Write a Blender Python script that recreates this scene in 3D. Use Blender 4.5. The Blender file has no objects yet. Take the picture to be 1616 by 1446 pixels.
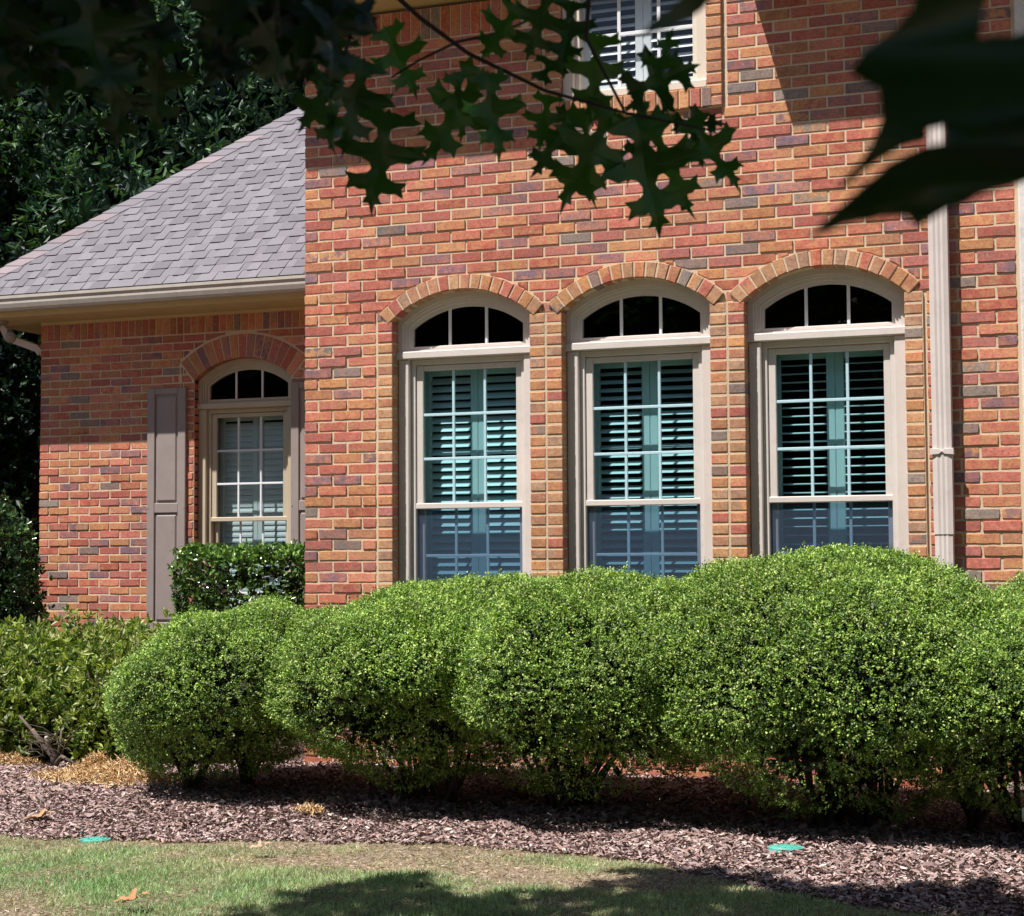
import bpy, math, random
import numpy as np
from mathutils import Vector, Matrix
from mathutils.geometry import tessellate_polygon
PI = math.pi
rng = np.random.default_rng(7)
random.seed(7)
sc = bpy.context.scene
col = sc.collection

# ------------------------------------------------------------------ camera
CAM = np.array([5.1968, -9.9713, 1.2880])
CR = np.array([0.9345164, 0.35586802, -0.00608702])
CU = np.array([0.02615648, -0.05161139, 0.99832465])
CF = np.array([-0.35495766, 0.93310997, 0.05753995])
cd = bpy.data.cameras.new("camera")
cam = bpy.data.objects.new("camera", cd)
col.objects.link(cam)
cam.matrix_world = Matrix(((CR[0], CU[0], -CF[0], CAM[0]), (CR[1], CU[1], -CF[1], CAM[1]),
                           (CR[2], CU[2], -CF[2], CAM[2]), (0, 0, 0, 1)))
cd.lens = 36 * 2785.95 / 1616
cd.sensor_width = 36
cd.clip_start = 0.05
cd.clip_end = 600
cd.dof.use_dof = True
cd.dof.focus_distance = 11.0
cd.dof.aperture_fstop = 18.0
sc.camera = cam

# ------------------------------------------------------------------ light
SUN = np.array([-0.60, -1.0, 2.12]); SUN /= np.linalg.norm(SUN)
elev = math.asin(SUN[2]); azim = math.atan2(SUN[0], SUN[1])
w = bpy.data.worlds.new("World"); sc.world = w; w.use_nodes = True
nt = w.node_tree
bg = nt.nodes["Background"]
sky = nt.nodes.new("ShaderNodeTexSky"); sky.sky_type = 'NISHITA'; sky.sun_disc = False
sky.sun_elevation = elev; sky.sun_rotation = azim
sky.air_density = 1.0; sky.dust_density = 1.0; sky.ozone_density = 1.5
nt.links.new(sky.outputs[0], bg.inputs[0]); bg.inputs[1].default_value = 0.05
ld = bpy.data.lights.new("sun", 'SUN'); ld.energy = 5.0; ld.angle = math.radians(0.5); ld.color = (1, 0.95, 0.88)
lo = bpy.data.objects.new("sun", ld); col.objects.link(lo)
lo.rotation_euler = Vector((-SUN[0], -SUN[1], -SUN[2])).to_track_quat('-Z', 'Y').to_euler()
lo.location = (-5, -10, 20)
sc.view_settings.view_transform = 'Standard'
sc.view_settings.look = 'None'
sc.view_settings.exposure = 0.62
sc.view_settings.gamma = 1.0
sc.render.film_transparent = False
sc.cycles.max_bounces = 8
sc.cycles.transparent_max_bounces = 24
sc.cycles.sample_clamp_indirect = 4.0

# ------------------------------------------------------------------ materials
def newmat(name):
    m = bpy.data.materials.new(name); m.use_nodes = True
    n = m.node_tree; n.nodes.clear()
    out = n.nodes.new("ShaderNodeOutputMaterial")
    return m, n, out
def node(n, t, **kw):
    x = n.nodes.new(t)
    for k, v in kw.items(): setattr(x, k, v)
    return x
def noise(n, scale, detail=4, rough=.6, vec=None, dist=0):
    t = node(n, "ShaderNodeTexNoise"); t.inputs['Scale'].default_value = scale
    t.inputs['Detail'].default_value = detail; t.inputs['Roughness'].default_value = rough
    t.inputs['Distortion'].default_value = dist
    if vec is not None: n.links.new(vec, t.inputs['Vector'])
    return t
def ramp(n, fac, stops):
    r = node(n, "ShaderNodeValToRGB"); e = r.color_ramp.elements
    while len(e) < len(stops): e.new(.5)
    for i, (p, c) in enumerate(stops):
        e[i].position = p; e[i].color = (c, c, c, 1) if not hasattr(c, '__len__') else (*c, 1)
    n.links.new(fac, r.inputs[0]); return r
def mixc(n, fac, a, b, mode='MIX'):
    m = node(n, "ShaderNodeMix", data_type='RGBA', blend_type=mode)
    for s, v in ((0, fac), (6, a), (7, b)):
        if isinstance(v, (int, float)): m.inputs[s].default_value = v
        elif isinstance(v, tuple): m.inputs[s].default_value = (*v, 1)
        else: n.links.new(v, m.inputs[s])
    return m.outputs[2]
def bump(n, h, strength, dist=.01):
    b = node(n, "ShaderNodeBump"); b.inputs['Strength'].default_value = strength
    b.inputs['Distance'].default_value = dist; n.links.new(h, b.inputs['Height']); return b.outputs[0]
def pos(n):
    return node(n, "ShaderNodeNewGeometry").outputs['Position']
def principled(n, out, colr, rough=.6, normal=None, spec=.5):
    p = node(n, "ShaderNodeBsdfPrincipled")
    if isinstance(colr, tuple): p.inputs['Base Color'].default_value = (*colr, 1)
    else: n.links.new(colr, p.inputs['Base Color'])
    if isinstance(rough, (int, float)): p.inputs['Roughness'].default_value = rough
    else: n.links.new(rough, p.inputs['Roughness'])
    p.inputs['Specular IOR Level'].default_value = spec
    if normal is not None: n.links.new(normal, p.inputs['Normal'])
    n.links.new(p.outputs[0], out.inputs[0]); return p
def attr(n, name="tint"):
    return node(n, "ShaderNodeAttribute", attribute_name=name).outputs['Color']

def mat_brick():
    m, n, out = newmat("fired_brick")
    p = pos(n); a = attr(n)
    n1 = noise(n, 14, 5, .65, p); n2 = noise(n, 70, 4, .7, p); n3 = noise(n, 260, 3, .7, p)
    mp = node(n, "ShaderNodeMapping"); mp.inputs['Scale'].default_value = (5, 5, 22); n.links.new(p, mp.inputs[0])
    n4 = noise(n, 4, 4, .6, mp.outputs[0])
    f1 = ramp(n, n1.outputs[0], [(.44, 0.0), (.56, 1.0)])
    c = mixc(n, f1.outputs[0], a, attr(n, "tint2"))
    f2 = ramp(n, n2.outputs[0], [(.30, .66), (.48, .98), (.72, 1.22)])
    c = mixc(n, 1.0, c, f2.outputs[0], 'MULTIPLY')
    f4 = ramp(n, n4.outputs[0], [(.25, .8), (.55, 1.0), (.8, 1.12)])
    c = mixc(n, 1.0, c, f4.outputs[0], 'MULTIPLY')
    f3 = ramp(n, n3.outputs[0], [(.33, .38), (.42, 1.0)])
    c = mixc(n, .7, c, f3.outputs[0], 'MULTIPLY')
    n5 = noise(n, 33, 5, .7, p); f5 = ramp(n, n5.outputs[0], [(.655, 0.), (.70, .75)])
    c = mixc(n, f5.outputs[0], c, (.62, .48, .35))
    n6 = noise(n, 1.1, 5, .6, p); f6 = ramp(n, n6.outputs[0], [(.3, .84), (.6, 1.06)])
    c = mixc(n, 1.0, c, f6.outputs[0], 'MULTIPLY')
    h = mixc(n, .5, n2.outputs[0], n3.outputs[0])
    principled(n, out, c, .88, bump(n, h, .5, .004), .25)
    return m
def mat_mortar():
    m, n, out = newmat("mortar")
    p = pos(n); n1 = noise(n, 3, 5, .6, p); n2 = noise(n, 160, 4, .7, p)
    c = mixc(n, n1.outputs[0], (.55, .415, .285), (.70, .56, .41))
    f = ramp(n, n2.outputs[0], [(.3, .75), (.6, 1.08)])
    c = mixc(n, 1., c, f.outputs[0], 'MULTIPLY')
    principled(n, out, c, .95, bump(n, n2.outputs[0], .6, .004), .1)
    return m
def mat_paint(name, c1, rough=.45, var=.08, scale=3., bumpy=.05, dirt=.0):
    m, n, out = newmat(name)
    p = pos(n); n1 = noise(n, scale, 6, .6, p); n2 = noise(n, 90, 3, .6, p)
    d = tuple(x * (1 - var * 2) for x in c1)
    f = ramp(n, n1.outputs[0], [(.3, 0.), (.7, 1.)])
    c = mixc(n, f.outputs[0], d, c1)
    if dirt:
        n3 = noise(n, 18, 6, .75, p); f3 = ramp(n, n3.outputs[0], [(.30, 1 - dirt), (.48, 1.)])
        c = mixc(n, 1., c, f3.outputs[0], 'MULTIPLY')
    r = ramp(n, n2.outputs[0], [(0., rough - .08), (1., rough + .1)])
    principled(n, out, c, r.outputs[0], bump(n, n2.outputs[0], bumpy, .002), .4)
    return m
def mat_leaf(name, gloss=.35, rough=.4, trans=.35, tr_col=(1.3, 1.6, .45), spec=.5):
    m, n, out = newmat(name)
    a = attr(n); p = pos(n)
    n1 = noise(n, 25, 2, .5, p)
    f = ramp(n, n1.outputs[0], [(.3, .78), (.7, 1.18)])
    c = mixc(n, 1., a, f.outputs[0], 'MULTIPLY')
    pr = node(n, "ShaderNodeBsdfPrincipled"); n.links.new(c, pr.inputs['Base Color'])
    pr.inputs['Roughness'].default_value = rough; pr.inputs['Specular IOR Level'].default_value = spec
    t = node(n, "ShaderNodeBsdfTranslucent"); tc = mixc(n, 1., c, tr_col, 'MULTIPLY'); n.links.new(tc, t.inputs[0])
    mx = node(n, "ShaderNodeMixShader"); mx.inputs[0].default_value = trans
    n.links.new(pr.outputs[0], mx.inputs[1]); n.links.new(t.outputs[0], mx.inputs[2])
    n.links.new(mx.outputs[0], out.inputs[0])
    return m
def mat_glass(name, tint, refl=1.0):
    m, n, out = newmat(name)
    lw = node(n, "ShaderNodeLayerWeight"); lw.inputs[0].default_value = .5
    pw = node(n, "ShaderNodeMath", operation='POWER'); n.links.new(lw.outputs['Facing'], pw.inputs[0]); pw.inputs[1].default_value = 5
    ma = node(n, "ShaderNodeMath", operation='MULTIPLY_ADD'); n.links.new(pw.outputs[0], ma.inputs[0]); ma.inputs[1].default_value = .96; ma.inputs[2].default_value = .04
    mu = node(n, "ShaderNodeMath", operation='MULTIPLY'); n.links.new(ma.outputs[0], mu.inputs[0]); mu.inputs[1].default_value = refl
    mu.use_clamp = True
    p = pos(n); n1 = noise(n, 1.3, 2, .5, p)
    t = node(n, "ShaderNodeBsdfTransparent"); t.inputs[0].default_value = (*tint, 1)
    g = node(n, "ShaderNodeBsdfGlossy"); g.inputs['Roughness'].default_value = .02
    n.links.new(bump(n, n1.outputs[0], .15, .03), g.inputs['Normal'])
    mx = node(n, "ShaderNodeMixShader"); n.links.new(mu.outputs[0], mx.inputs[0])
    n.links.new(t.outputs[0], mx.inputs[1]); n.links.new(g.outputs[0], mx.inputs[2])
    n.links.new(mx.outputs[0], out.inputs[0]); return m
def mat_screen():
    m, n, out = newmat("insect_screen")
    t = node(n, "ShaderNodeBsdfTransparent"); t.inputs[0].default_value = (.86, .91, .98, 1)
    d = node(n, "ShaderNodeBsdfDiffuse"); d.inputs[0].default_value = (.082, .118, .172, 1)
    p = pos(n); n1 = noise(n, 4, 3, .5, p); f = ramp(n, n1.outputs[0], [(.2, .20), (.8, .26)])
    mx = node(n, "ShaderNodeMixShader"); n.links.new(f.outputs[0], mx.inputs[0])
    n.links.new(t.outputs[0], mx.inputs[1]); n.links.new(d.outputs[0], mx.inputs[2])
    n.links.new(mx.outputs[0], out.inputs[0]); return m
def mat_vcol(name, rough=.9, scale=60, var=.25, bstr=.4, spec=.2):
    m, n, out = newmat(name)
    p = pos(n); a = attr(n); n1 = noise(n, scale, 5, .7, p)
    f = ramp(n, n1.outputs[0], [(.25, 1 - var), (.75, 1 + var * .6)])
    c = mixc(n, 1., a, f.outputs[0], 'MULTIPLY')
    principled(n, out, c, rough, bump(n, n1.outputs[0], bstr, .004), spec); return m
def mat_ground():
    m, n, out = newmat("lawn_soil")
    p = pos(n); n1 = noise(n, .9, 6, .6, p); n2 = noise(n, 45, 5, .7, p); n3 = noise(n, 9, 4, .6, p)
    f = ramp(n, n1.outputs[0], [(.42, 0.), (.6, 1.)])
    c = mixc(n, f.outputs[0], (.17, .14, .10), (.34, .25, .20))
    c2 = mixc(n, n3.outputs[0], c, (.33, .25, .20))
    g = ramp(n, n2.outputs[0], [(.3, .35), (.7, 1.35)])
    c2 = mixc(n, 1., c2, g.outputs[0], 'MULTIPLY')
    principled(n, out, c2, .95, bump(n, n2.outputs[0], .8, .02), .1); return m
def mat_soil():
    m, n, out = newmat("mulch_bed_soil")
    p = pos(n); n2 = noise(n, 60, 5, .75, p); n1 = noise(n, 5, 4, .6, p)
    c = mixc(n, n1.outputs[0], (.085, .052, .045), (.17, .115, .10))
    g = ramp(n, n2.outputs[0], [(.3, .4), (.7, 1.5)])
    c = mixc(n, 1., c, g.outputs[0], 'MULTIPLY')
    principled(n, out, c, .95, bump(n, n2.outputs[0], 1., .03), .1); return m

M = dict(
    brick=mat_brick(), mortar=mat_mortar(),
    trim=mat_paint("taupe_trim_paint", (.66, .595, .56), .42, .06, 3., .05, .10),
    cream=mat_paint("cream_trim_paint", (.52, .44, .33), .5, .07),
    soffit=mat_paint("tan_soffit_paint", (.60, .46, .23), .6, .07),
    gutter=mat_paint("gutter_enamel", (.52, .48, .43), .38, .10, 5., .04, .12),
    spout=mat_paint("downspout_enamel", (.66, .58, .555), .4, .07, 4., .05, .10),
    shutter=mat_paint("taupe_shutter_paint", (.31, .26, .245), .42, .06, 5., .06, .1),
    white=mat_paint("white_vinyl", (.74, .76, .80), .35, .04),
    grid=mat_paint("tinted_grid_bars", (.46, .66, .74), .35, .04),
    louver=mat_paint("white_louver_paint", (.78, .80, .78), .4, .04),
    upframe=mat_paint("cream_white_frame", (.70, .62, .52), .42, .05),
    room=mat_paint("room_wall_paint", (.10, .09, .085), .8, .05),
    dark=mat_paint("room_darkness", (.012, .011, .011), .9, .05),  # near-black colour standing for the unlit room behind the lunettes
    pil=mat_paint("rough_white_stucco", (.74, .70, .69), .85, .12, 14., 1.0, .25),
    roofbase=mat_paint("roof_underlay", (.05, .05, .055), .9, .1),
    shingle=mat_vcol("asphalt_shingle", .92, 130, .28, .5, .15),
    glass=mat_glass("teal_glazing", (.76, .90, .925), 1.2),
    glass_dark=mat_glass("dark_lunette_glazing", (.35, .37, .40), .9),
    glass_side=mat_glass("side_glazing", (.85, .91, .93), 1.2),
    glass_up=mat_glass("upper_glazing", (.95, .97, .99), 1.0),
    screen=mat_screen(),
    ground=mat_ground(), soil=mat_soil(),
    chips=mat_vcol("bark_chips", .9, 90, .3, .4, .15),
    straw=mat_vcol("dry_needles", .8, 60, .2, .2, .2),
    twig=mat_paint("twig_bark", (.085, .062, .05), .9, .2, 20., .6),
    bark=mat_paint("oak_bark", (.05, .042, .038), .9, .2, 20., .8),
    cut=mat_paint("pruned_wood", (.55, .45, .36), .8, .1, 30., .3),
    deadwood=mat_paint("dead_wood", (.17, .13, .11), .9, .2, 25., .8),
    box=mat_leaf("boxwood_leaf", rough=.45, trans=.17),
    azal=mat_leaf("azalea_leaf", rough=.40, trans=.30),
    holly=mat_leaf("holly_leaf", rough=.22, trans=.12, spec=.6),
    oak=mat_leaf("oak_leaf", rough=.36, trans=.38, tr_col=(1.2, 1.8, .35), spec=.5),
    wood=mat_leaf("woodland_leaf", rough=.45, trans=.18, spec=.3),
    grass=mat_leaf("grass_blade", rough=.5, trans=.35, tr_col=(1.2, 1.3, .7), spec=.3),
    lid=mat_paint("green_plastic_lid", (.12, .50, .42), .45, .15, 20., .2, .3),
    metal=mat_paint("grey_fixture_metal", (.33, .31, .27), .4, .1),
    bulb=mat_glass("bulb_glass", (.85, .9, .95), 4.0),
    pot=mat_paint("pale_concrete", (.62, .55, .47), .9, .15, 12., .8, .3),
)

# ------------------------------------------------------------------ mesh helpers
class MB:
    def __init__(s): s.v = []; s.f = []; s.c = []; s.c2 = []; s.mi = []
    def add(s, vs, fs, c=(1, 1, 1), c2=None, mi=0):
        b = len(s.v); s.v.extend(vs)
        for f in fs:
            s.f.append(tuple(b + i for i in f)); s.c.append(c); s.c2.append(c2 or c); s.mi.append(mi)
    def box(s, x0, x1, y0, y1, z0, z1, **k):
        s.add([(x0, y0, z0), (x1, y0, z0), (x1, y1, z0), (x0, y1, z0), (x0, y0, z1), (x1, y0, z1), (x1, y1, z1), (x0, y1, z1)],
              [(0, 3, 2, 1), (4, 5, 6, 7), (0, 1, 5, 4), (1, 2, 6, 5), (2, 3, 7, 6), (3, 0, 4, 7)], **k)
    def cbox(s, x0, x1, y0, y1, z0, z1, ch=.004, **k):   # box, front (y0) edges chamfered
        s.prism([(x0, z0), (x1, z0), (x1, z1), (x0, z1)], y0, y1, ch, **k)
    def prism(s, poly, y0, y1, ch=.004, T=None, **k):    # poly in x,z, front face at y0
        n = len(poly); cx = sum(p[0] for p in poly) / n; cz = sum(p[1] for p in poly) / n
        def ins(p):
            dx, dz = cx - p[0], cz - p[1]
            return (p[0] + math.copysign(min(ch, abs(dx)), dx), p[1] + math.copysign(min(ch, abs(dz)), dz))
        q = [ins(p) for p in poly]
        vs = [(a, y0, b) for a, b in q] + [(a, y0 + ch, b) for a, b in poly] + [(a, y1, b) for a, b in poly]
        fs = [tuple(range(n))]
        for i in range(n):
            j = (i + 1) % n
            fs += [(i, n + i, n + j, j), (n + i, 2 * n + i, 2 * n + j, n + j)]
        fs.append(tuple(range(3 * n - 1, 2 * n - 1, -1)))
        if T: vs = [T(v) for v in vs]
        s.add(vs, fs, **k)
    def tube(s, pts, r, n=8, cap=True, **k):
        pts = [Vector(p) for p in pts]
        rr = r if hasattr(r, '__len__') else [r] * len(pts)
        vs = []; up = Vector((0.3, 0.2, 1)).normalized()
        for i, p in enumerate(pts):
            d = (pts[min(i + 1, len(pts) - 1)] - pts[max(i - 1, 0)]).normalized()
            a = d.cross(up)
            if a.length < .05: a = d.cross(Vector((1, 0, 0)))
            a.normalize(); b = d.cross(a)
            for j in range(n):
                t = 2 * PI * j / n
                vs.append(tuple(p + (a * math.cos(t) + b * math.sin(t)) * rr[i]))
        fs = []
        for i in range(len(pts) - 1):
            for j in range(n):
                fs.append((i * n + j, i * n + (j + 1) % n, (i + 1) * n + (j + 1) % n, (i + 1) * n + j))
        if cap: fs += [tuple(range(n - 1, -1, -1)), tuple(range((len(pts) - 1) * n, len(pts) * n))]
        s.add(vs, fs, **k)
    def build(s, name, mats, parent=None, smooth=False, kind=None, T=None):
        me = bpy.data.meshes.new(name)
        vs = s.v if T is None else [T(v) for v in s.v]
        me.from_pydata(vs, [], s.f)
        if not isinstance(mats, (list, tuple)): mats = [mats]
        for m in mats: me.materials.append(m)
        for nm, arr in (("tint", s.c), ("tint2", s.c2)):
            a = me.attributes.new(nm, 'FLOAT_COLOR', 'FACE')
            cc = np.ones((len(s.f), 4), np.float32)
            if len(arr): cc[:, :3] = np.array(arr)
            a.data.foreach_set("color", cc.ravel())
        me.polygons.foreach_set("material_index", s.mi)
        if smooth: me.polygons.foreach_set("use_smooth", [True] * len(s.f))
        me.update()
        o = bpy.data.objects.new(name, me); col.objects.link(o)
        if parent: o.parent = parent; o.matrix_parent_inverse = parent.matrix_world.inverted()
        if kind: o["kind"] = kind
        return o

def npmesh(name, V, F, C, mat, parent=None, mat2=None):
    """V (n,3); F (m,k) faces; C (m,3) face tint"""
    me = bpy.data.meshes.new(name)
    V = np.asarray(V, np.float32); F = np.asarray(F, np.int32)
    k = F.shape[1]
    me.vertices.add(len(V)); me.vertices.foreach_set("co", V.ravel())
    me.loops.add(F.size); me.loops.foreach_set("vertex_index", F.ravel())
    me.polygons.add(len(F)); me.polygons.foreach_set("loop_start", np.arange(0, F.size, k, dtype=np.int32))
    me.update(calc_edges=True)
    a = me.attributes.new("tint", 'FLOAT_COLOR', 'FACE')
    cc = np.ones((len(F), 4), np.float32); cc[:, :3] = C; a.data.foreach_set("color", cc.ravel())
    me.materials.append(mat)
    me.validate()
    o = bpy.data.objects.new(name, me); col.objects.link(o)
    if parent: o.parent = parent; o.matrix_parent_inverse = parent.matrix_world.inverted()
    return o

def thing(name, loc, label, cat, group=None):
    o = bpy.data.objects.new(name, None); col.objects.link(o); o.location = loc
    o.empty_display_size = .2
    o["label"] = label; o["category"] = cat
    if group: o["group"] = group
    o.matrix_world = Matrix.Translation(loc)
    return o
def tag(o, label, cat, group=None):
    o["label"] = label; o["category"] = cat
    if group: o["group"] = group
    return o

def pick(pal, n, p=None):
    pal = np.array(pal); return pal[rng.choice(len(pal), n, p=p)]
def nrm(a): return a / (np.linalg.norm(a, axis=-1, keepdims=True) + 1e-9)
def scatter(P, N, size, tmplV, tmplF, tint, roll=None):
    """copies of a leaf template (y = along leaf, z = normal) at P; leaf points along N"""
    n = len(P); Y = nrm(N)
    A = nrm(rng.normal(size=(n, 3))); X = nrm(np.cross(Y, A)); Z = np.cross(X, Y)
    if roll is not None:   # want leaf face (Z) towards 'roll'
        X = nrm(np.cross(Y, roll + .25 * rng.normal(size=(n, 3)))); Z = np.cross(X, Y)
    s = size[:, None, None] if hasattr(size, '__len__') else size
    T = np.asarray(tmplV)[None]
    V = P[:, None, :] + s * (T[..., 0:1] * X[:, None] + T[..., 1:2] * Y[:, None] + T[..., 2:3] * Z[:, None])
    k = len(tmplV); F = (np.asarray(tmplF)[None] + (np.arange(n) * k)[:, None, None]).reshape(-1, len(tmplF[0]))
    C = np.repeat(tint, len(tmplF), axis=0)
    return V.reshape(-1, 3), F, C
def join(parts):
    Vs, Fs, Cs = [], [], []; b = 0
    for V, F, C in parts: Vs.append(V); Fs.append(F + b); Cs.append(C); b += len(V)
    return np.concatenate(Vs), np.concatenate(Fs), np.concatenate(Cs)
LEAF_V = [(0, 0, 0), (.28, .35, .08), (.22, .72, .07), (0, 1, -.03), (-.22, .72, .07), (-.28, .35, .08)]
LEAF_F = [(0, 1, 2, 3), (0, 3, 4, 5)]
LANC_V = [(0, 0, 0), (.15, .35, .05), (.14, .68, .04), (0, 1, -.08), (-.14, .68, .04), (-.15, .35, .05)]

def wob(P, k, seed, octv=3):
    r = np.random.default_rng(seed); s = np.zeros(len(P)); a = 1.
    for o in range(octv):
        for _ in range(4):
            d = nrm(r.normal(size=3)) * k; s += a * np.sin(P @ d + r.uniform(0, 6.28)) / 4
        k *= 2.1; a *= .55
    return s

# ------------------------------------------------------------------ brickwork
CZ = .0677; BL = .2032; MJ = .0128
OPW = .912
ARC = dict(zc=2.256, ri=.696, ro=.788)
RED = [((.52, .170, .130), (.55, .23, .14)), ((.45, .140, .110), (.40, .15, .13)), ((.57, .215, .165), (.57, .29, .16)),
       ((.49, .175, .145), (.42, .17, .16)), ((.43, .125, .095), (.50, .20, .12)), ((.55, .195, .155), (.47, .155, .12))]
ORG = [((.53, .265, .135), (.50, .20, .13)), ((.49, .245, .145), (.43, .20, .14)), ((.57, .285, .14), (.52, .22, .13)), ((.48, .21, .13), (.53, .27, .14))]
PUR = [((.27, .150, .165), (.42, .17, .14)), ((.23, .145, .17), (.40, .16, .15)), ((.33, .18, .17), (.48, .21, .15))]
GRY = [((.23, .185, .18), (.30, .19, .16)), ((.31, .235, .20), (.27, .21, .19))]
TAN = [((.50, .30, .19), (.46, .23, .15)), ((.45, .285, .20), (.38, .22, .16)), ((.55, .31, .17), (.50, .25, .15)), ((.42, .24, .16), (.52, .29, .17))]
def brick_tint(rm, jamb=False):
    a, b = brick_tint0(rm, jamb)
    if a[0] < .36: return a, b
    return (a[0], a[1] * .96, a[2] * .90), (b[0], b[1] * .96, b[2] * .90)
def brick_tint0(rm, jamb=False):
    u = rm.random()
    if jamb: L = TAN if u < .50 else ORG if u < .76 else RED if u < .92 else GRY
    else: L = RED if u < .58 else ORG if u < .80 else PUR if u < .955 else GRY
    a, b = rm.choice(L); g = rm.uniform(.86, 1.12)
    if rm.random() < .15: b = rm.choice(ORG)[0]
    return tuple(x * g for x in a), tuple(x * g for x in b)

def arc_z(x, xc, r, zc):
    d = abs(x - xc)
    return zc + math.sqrt(r * r - d * d) if d < r else None
def brick_field(mb, x0, x1, z0, z1, holes, rm, T, phase=0, cheap=False):
    """holes: list of (xa, xb, za, zb, arch or None) cut out of the running bond; arch=(xc, r, zc, zspring)"""
    k0 = round(z0 / CZ); k1 = int(z1 / CZ + .001)
    for k in range(k0, k1):
        za = k * CZ + MJ / 2; zb = (k + 1) * CZ - MJ / 2
        odd = (k + phase) % 2
        x = x0; first = True; edges = [x0]
        x = x0 + (.1016 - MJ / 2 if odd else BL - MJ / 2)
        while x < x1 - .03: edges.append(x); x += BL
        edges.append(x1 + MJ / 2)
        for i in range(len(edges) - 1):
            a = edges[i] + (MJ / 2 if i else 0); b = edges[i + 1] - MJ / 2
            segs = [(a, b)]
            for (ha, hb, hza, hzb, ar) in holes:
                if zb <= hza + .004 or za >= hzb - .004: continue
                ns = []
                for (p, q) in segs:
                    if q <= ha or p >= hb: ns.append((p, q)); continue
                    if p < ha - MJ: ns.append((p, ha - MJ))
                    if q > hb + MJ: ns.append((hb + MJ, q))
                segs = ns
            for (p, q) in segs:
                if q - p < .022: continue
                c1, c2 = brick_tint(rm)
                dy = rm.uniform(-.0050, -.0008) if rm.random() < .72 else rm.uniform(-.0095, -.005); j = rm.uniform(-.0015, .0015)
                poly = [(p, za + j), (q, za + j + rm.uniform(-.001, .001)), (q, zb + j), (p, zb + j + rm.uniform(-.001, .001))]
                polys = [poly]
                arcs = [h[4] for h in holes if h[4] and q > h[4][0] - h[4][4] and p < h[4][0] + h[4][4] and zb > h[4][3]]
                if arcs:
                    N = 13; xs = [p + (q - p) * t / (N - 1) for t in range(N)]
                    lo = []
                    for xx in xs:
                        l = za
                        for (xc, r, zc, zs, hw) in arcs:
                            if abs(xx - xc) < hw: l = max(l, arc_z(xx, xc, r + MJ * .8, zc) or za)
                        lo.append(l)
                    polys = []; cur = []
                    for xx, l in zip(xs, lo):
                        if l < zb - .008: cur.append((xx, l))
                        else:
                            if len(cur) > 1: polys.append(cur)
                            cur = []
                    if len(cur) > 1: polys.append(cur)
                    below = []
                    for (xc, r, zc, zs, hw) in arcs:
                        sl_ = math.sqrt(r * r - hw * hw) / hw
                        for sg in (-1, 1):
                            cur = []
                            for xx in xs:
                                dx = (xx - xc) * sg
                                if .456 + .008 < dx < hw - .004 and zc + dx * sl_ - MJ * 1.3 > za + .008: cur.append((xx, min(zb, zc + dx * sl_ - MJ * 1.3)))
                            if len(cur) > 1 and cur[-1][0] - cur[0][0] > .015: below.append([(cur[0][0], za), (cur[-1][0], za)] + cur[::-1])
                    polys = [c + [(c[-1][0], zb), (c[0][0], zb)] for c in polys if c[-1][0] - c[0][0] > .02] + below
                for pl in polys:
                    if cheap: mb.prism(pl, dy, .02, .002, T=T, c=c1, c2=c2); continue
                    if len(pl) == 4:
                        W_ = pl[1][0] - pl[0][0]; g = lambda: rm.uniform(-.0022, .0022)
                        a_, b_, c_, d_ = pl
                        pl = [(a_[0] + g() + .001, a_[1] + g())] + [(a_[0] + W_ * t, a_[1] + g()) for t in (.27, .55, .8)] + [(b_[0] + g() - .001, b_[1] + g()), (b_[0] + g(), (b_[1] + c_[1]) / 2), (c_[0] + g() - .001, c_[1] + g())] + \
                             [(a_[0] + W_ * t, d_[1] + g()) for t in (.75, .48, .2)] + [(d_[0] + g() + .001, d_[1] + g()), (d_[0] + g(), (a_[1] + d_[1]) / 2)]
                    mb.prism(pl, dy, .09, .0024, T=T, c=c1, c2=c2)
def mortar_sheet(mb, x0, x1, z0, z1, holes, T, y=.0014, thick=.25):
    """mortar face as vertical strips with the openings left out, with depth"""
    xs = {x0, x1}
    for (a, b, za, zb, ar) in holes:
        xs |= {a, b}
        for i in range(1, 24): xs.add(a + (b - a) * i / 24)
    xs = sorted(v for v in xs if x0 <= v <= x1)
    def quad(p, q, zl0, zl1, zt0, zt1):
        vs = [(p, y, zl0), (q, y, zl1), (q, y, zt1), (p, y, zt0), (p, y + thick, zl0), (q, y + thick, zl1), (q, y + thick, zt1), (p, y + thick, zt0)]
        if T: vs = [T(v) for v in vs]
        mb.add(vs, [(0, 1, 2, 3), (7, 6, 5, 4), (0, 4, 5, 1), (3, 2, 6, 7)], mi=1)
    for p, q in zip(xs, xs[1:]):
        xm = (p + q) / 2; hs = sorted([h for h in holes if h[0] < xm < h[1]], key=lambda h: h[2])
        zl = z0
        for (a, b, za, zb, ar) in hs:
            quad(p, q, zl, zl, za, za)
            if ar:
                xc, r, zc, zs = ar
                zl = None
                l0 = max(arc_z(p, xc, r, zc) or zs, zs); l1 = max(arc_z(q, xc, r, zc) or zs, zs)
                nxt = [h for h in hs if h[2] > zb]
                zt = nxt[0][2] if nxt else z1
                quad(p, q, l0, l1, zt, zt)
                zl = zt if nxt else z1
                if not nxt: break
                continue
            zl = zb
        if zl < z1 - 1e-4: quad(p, q, zl, zl, z1, z1)

ident = lambda v: v
rm = random.Random(3)
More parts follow.
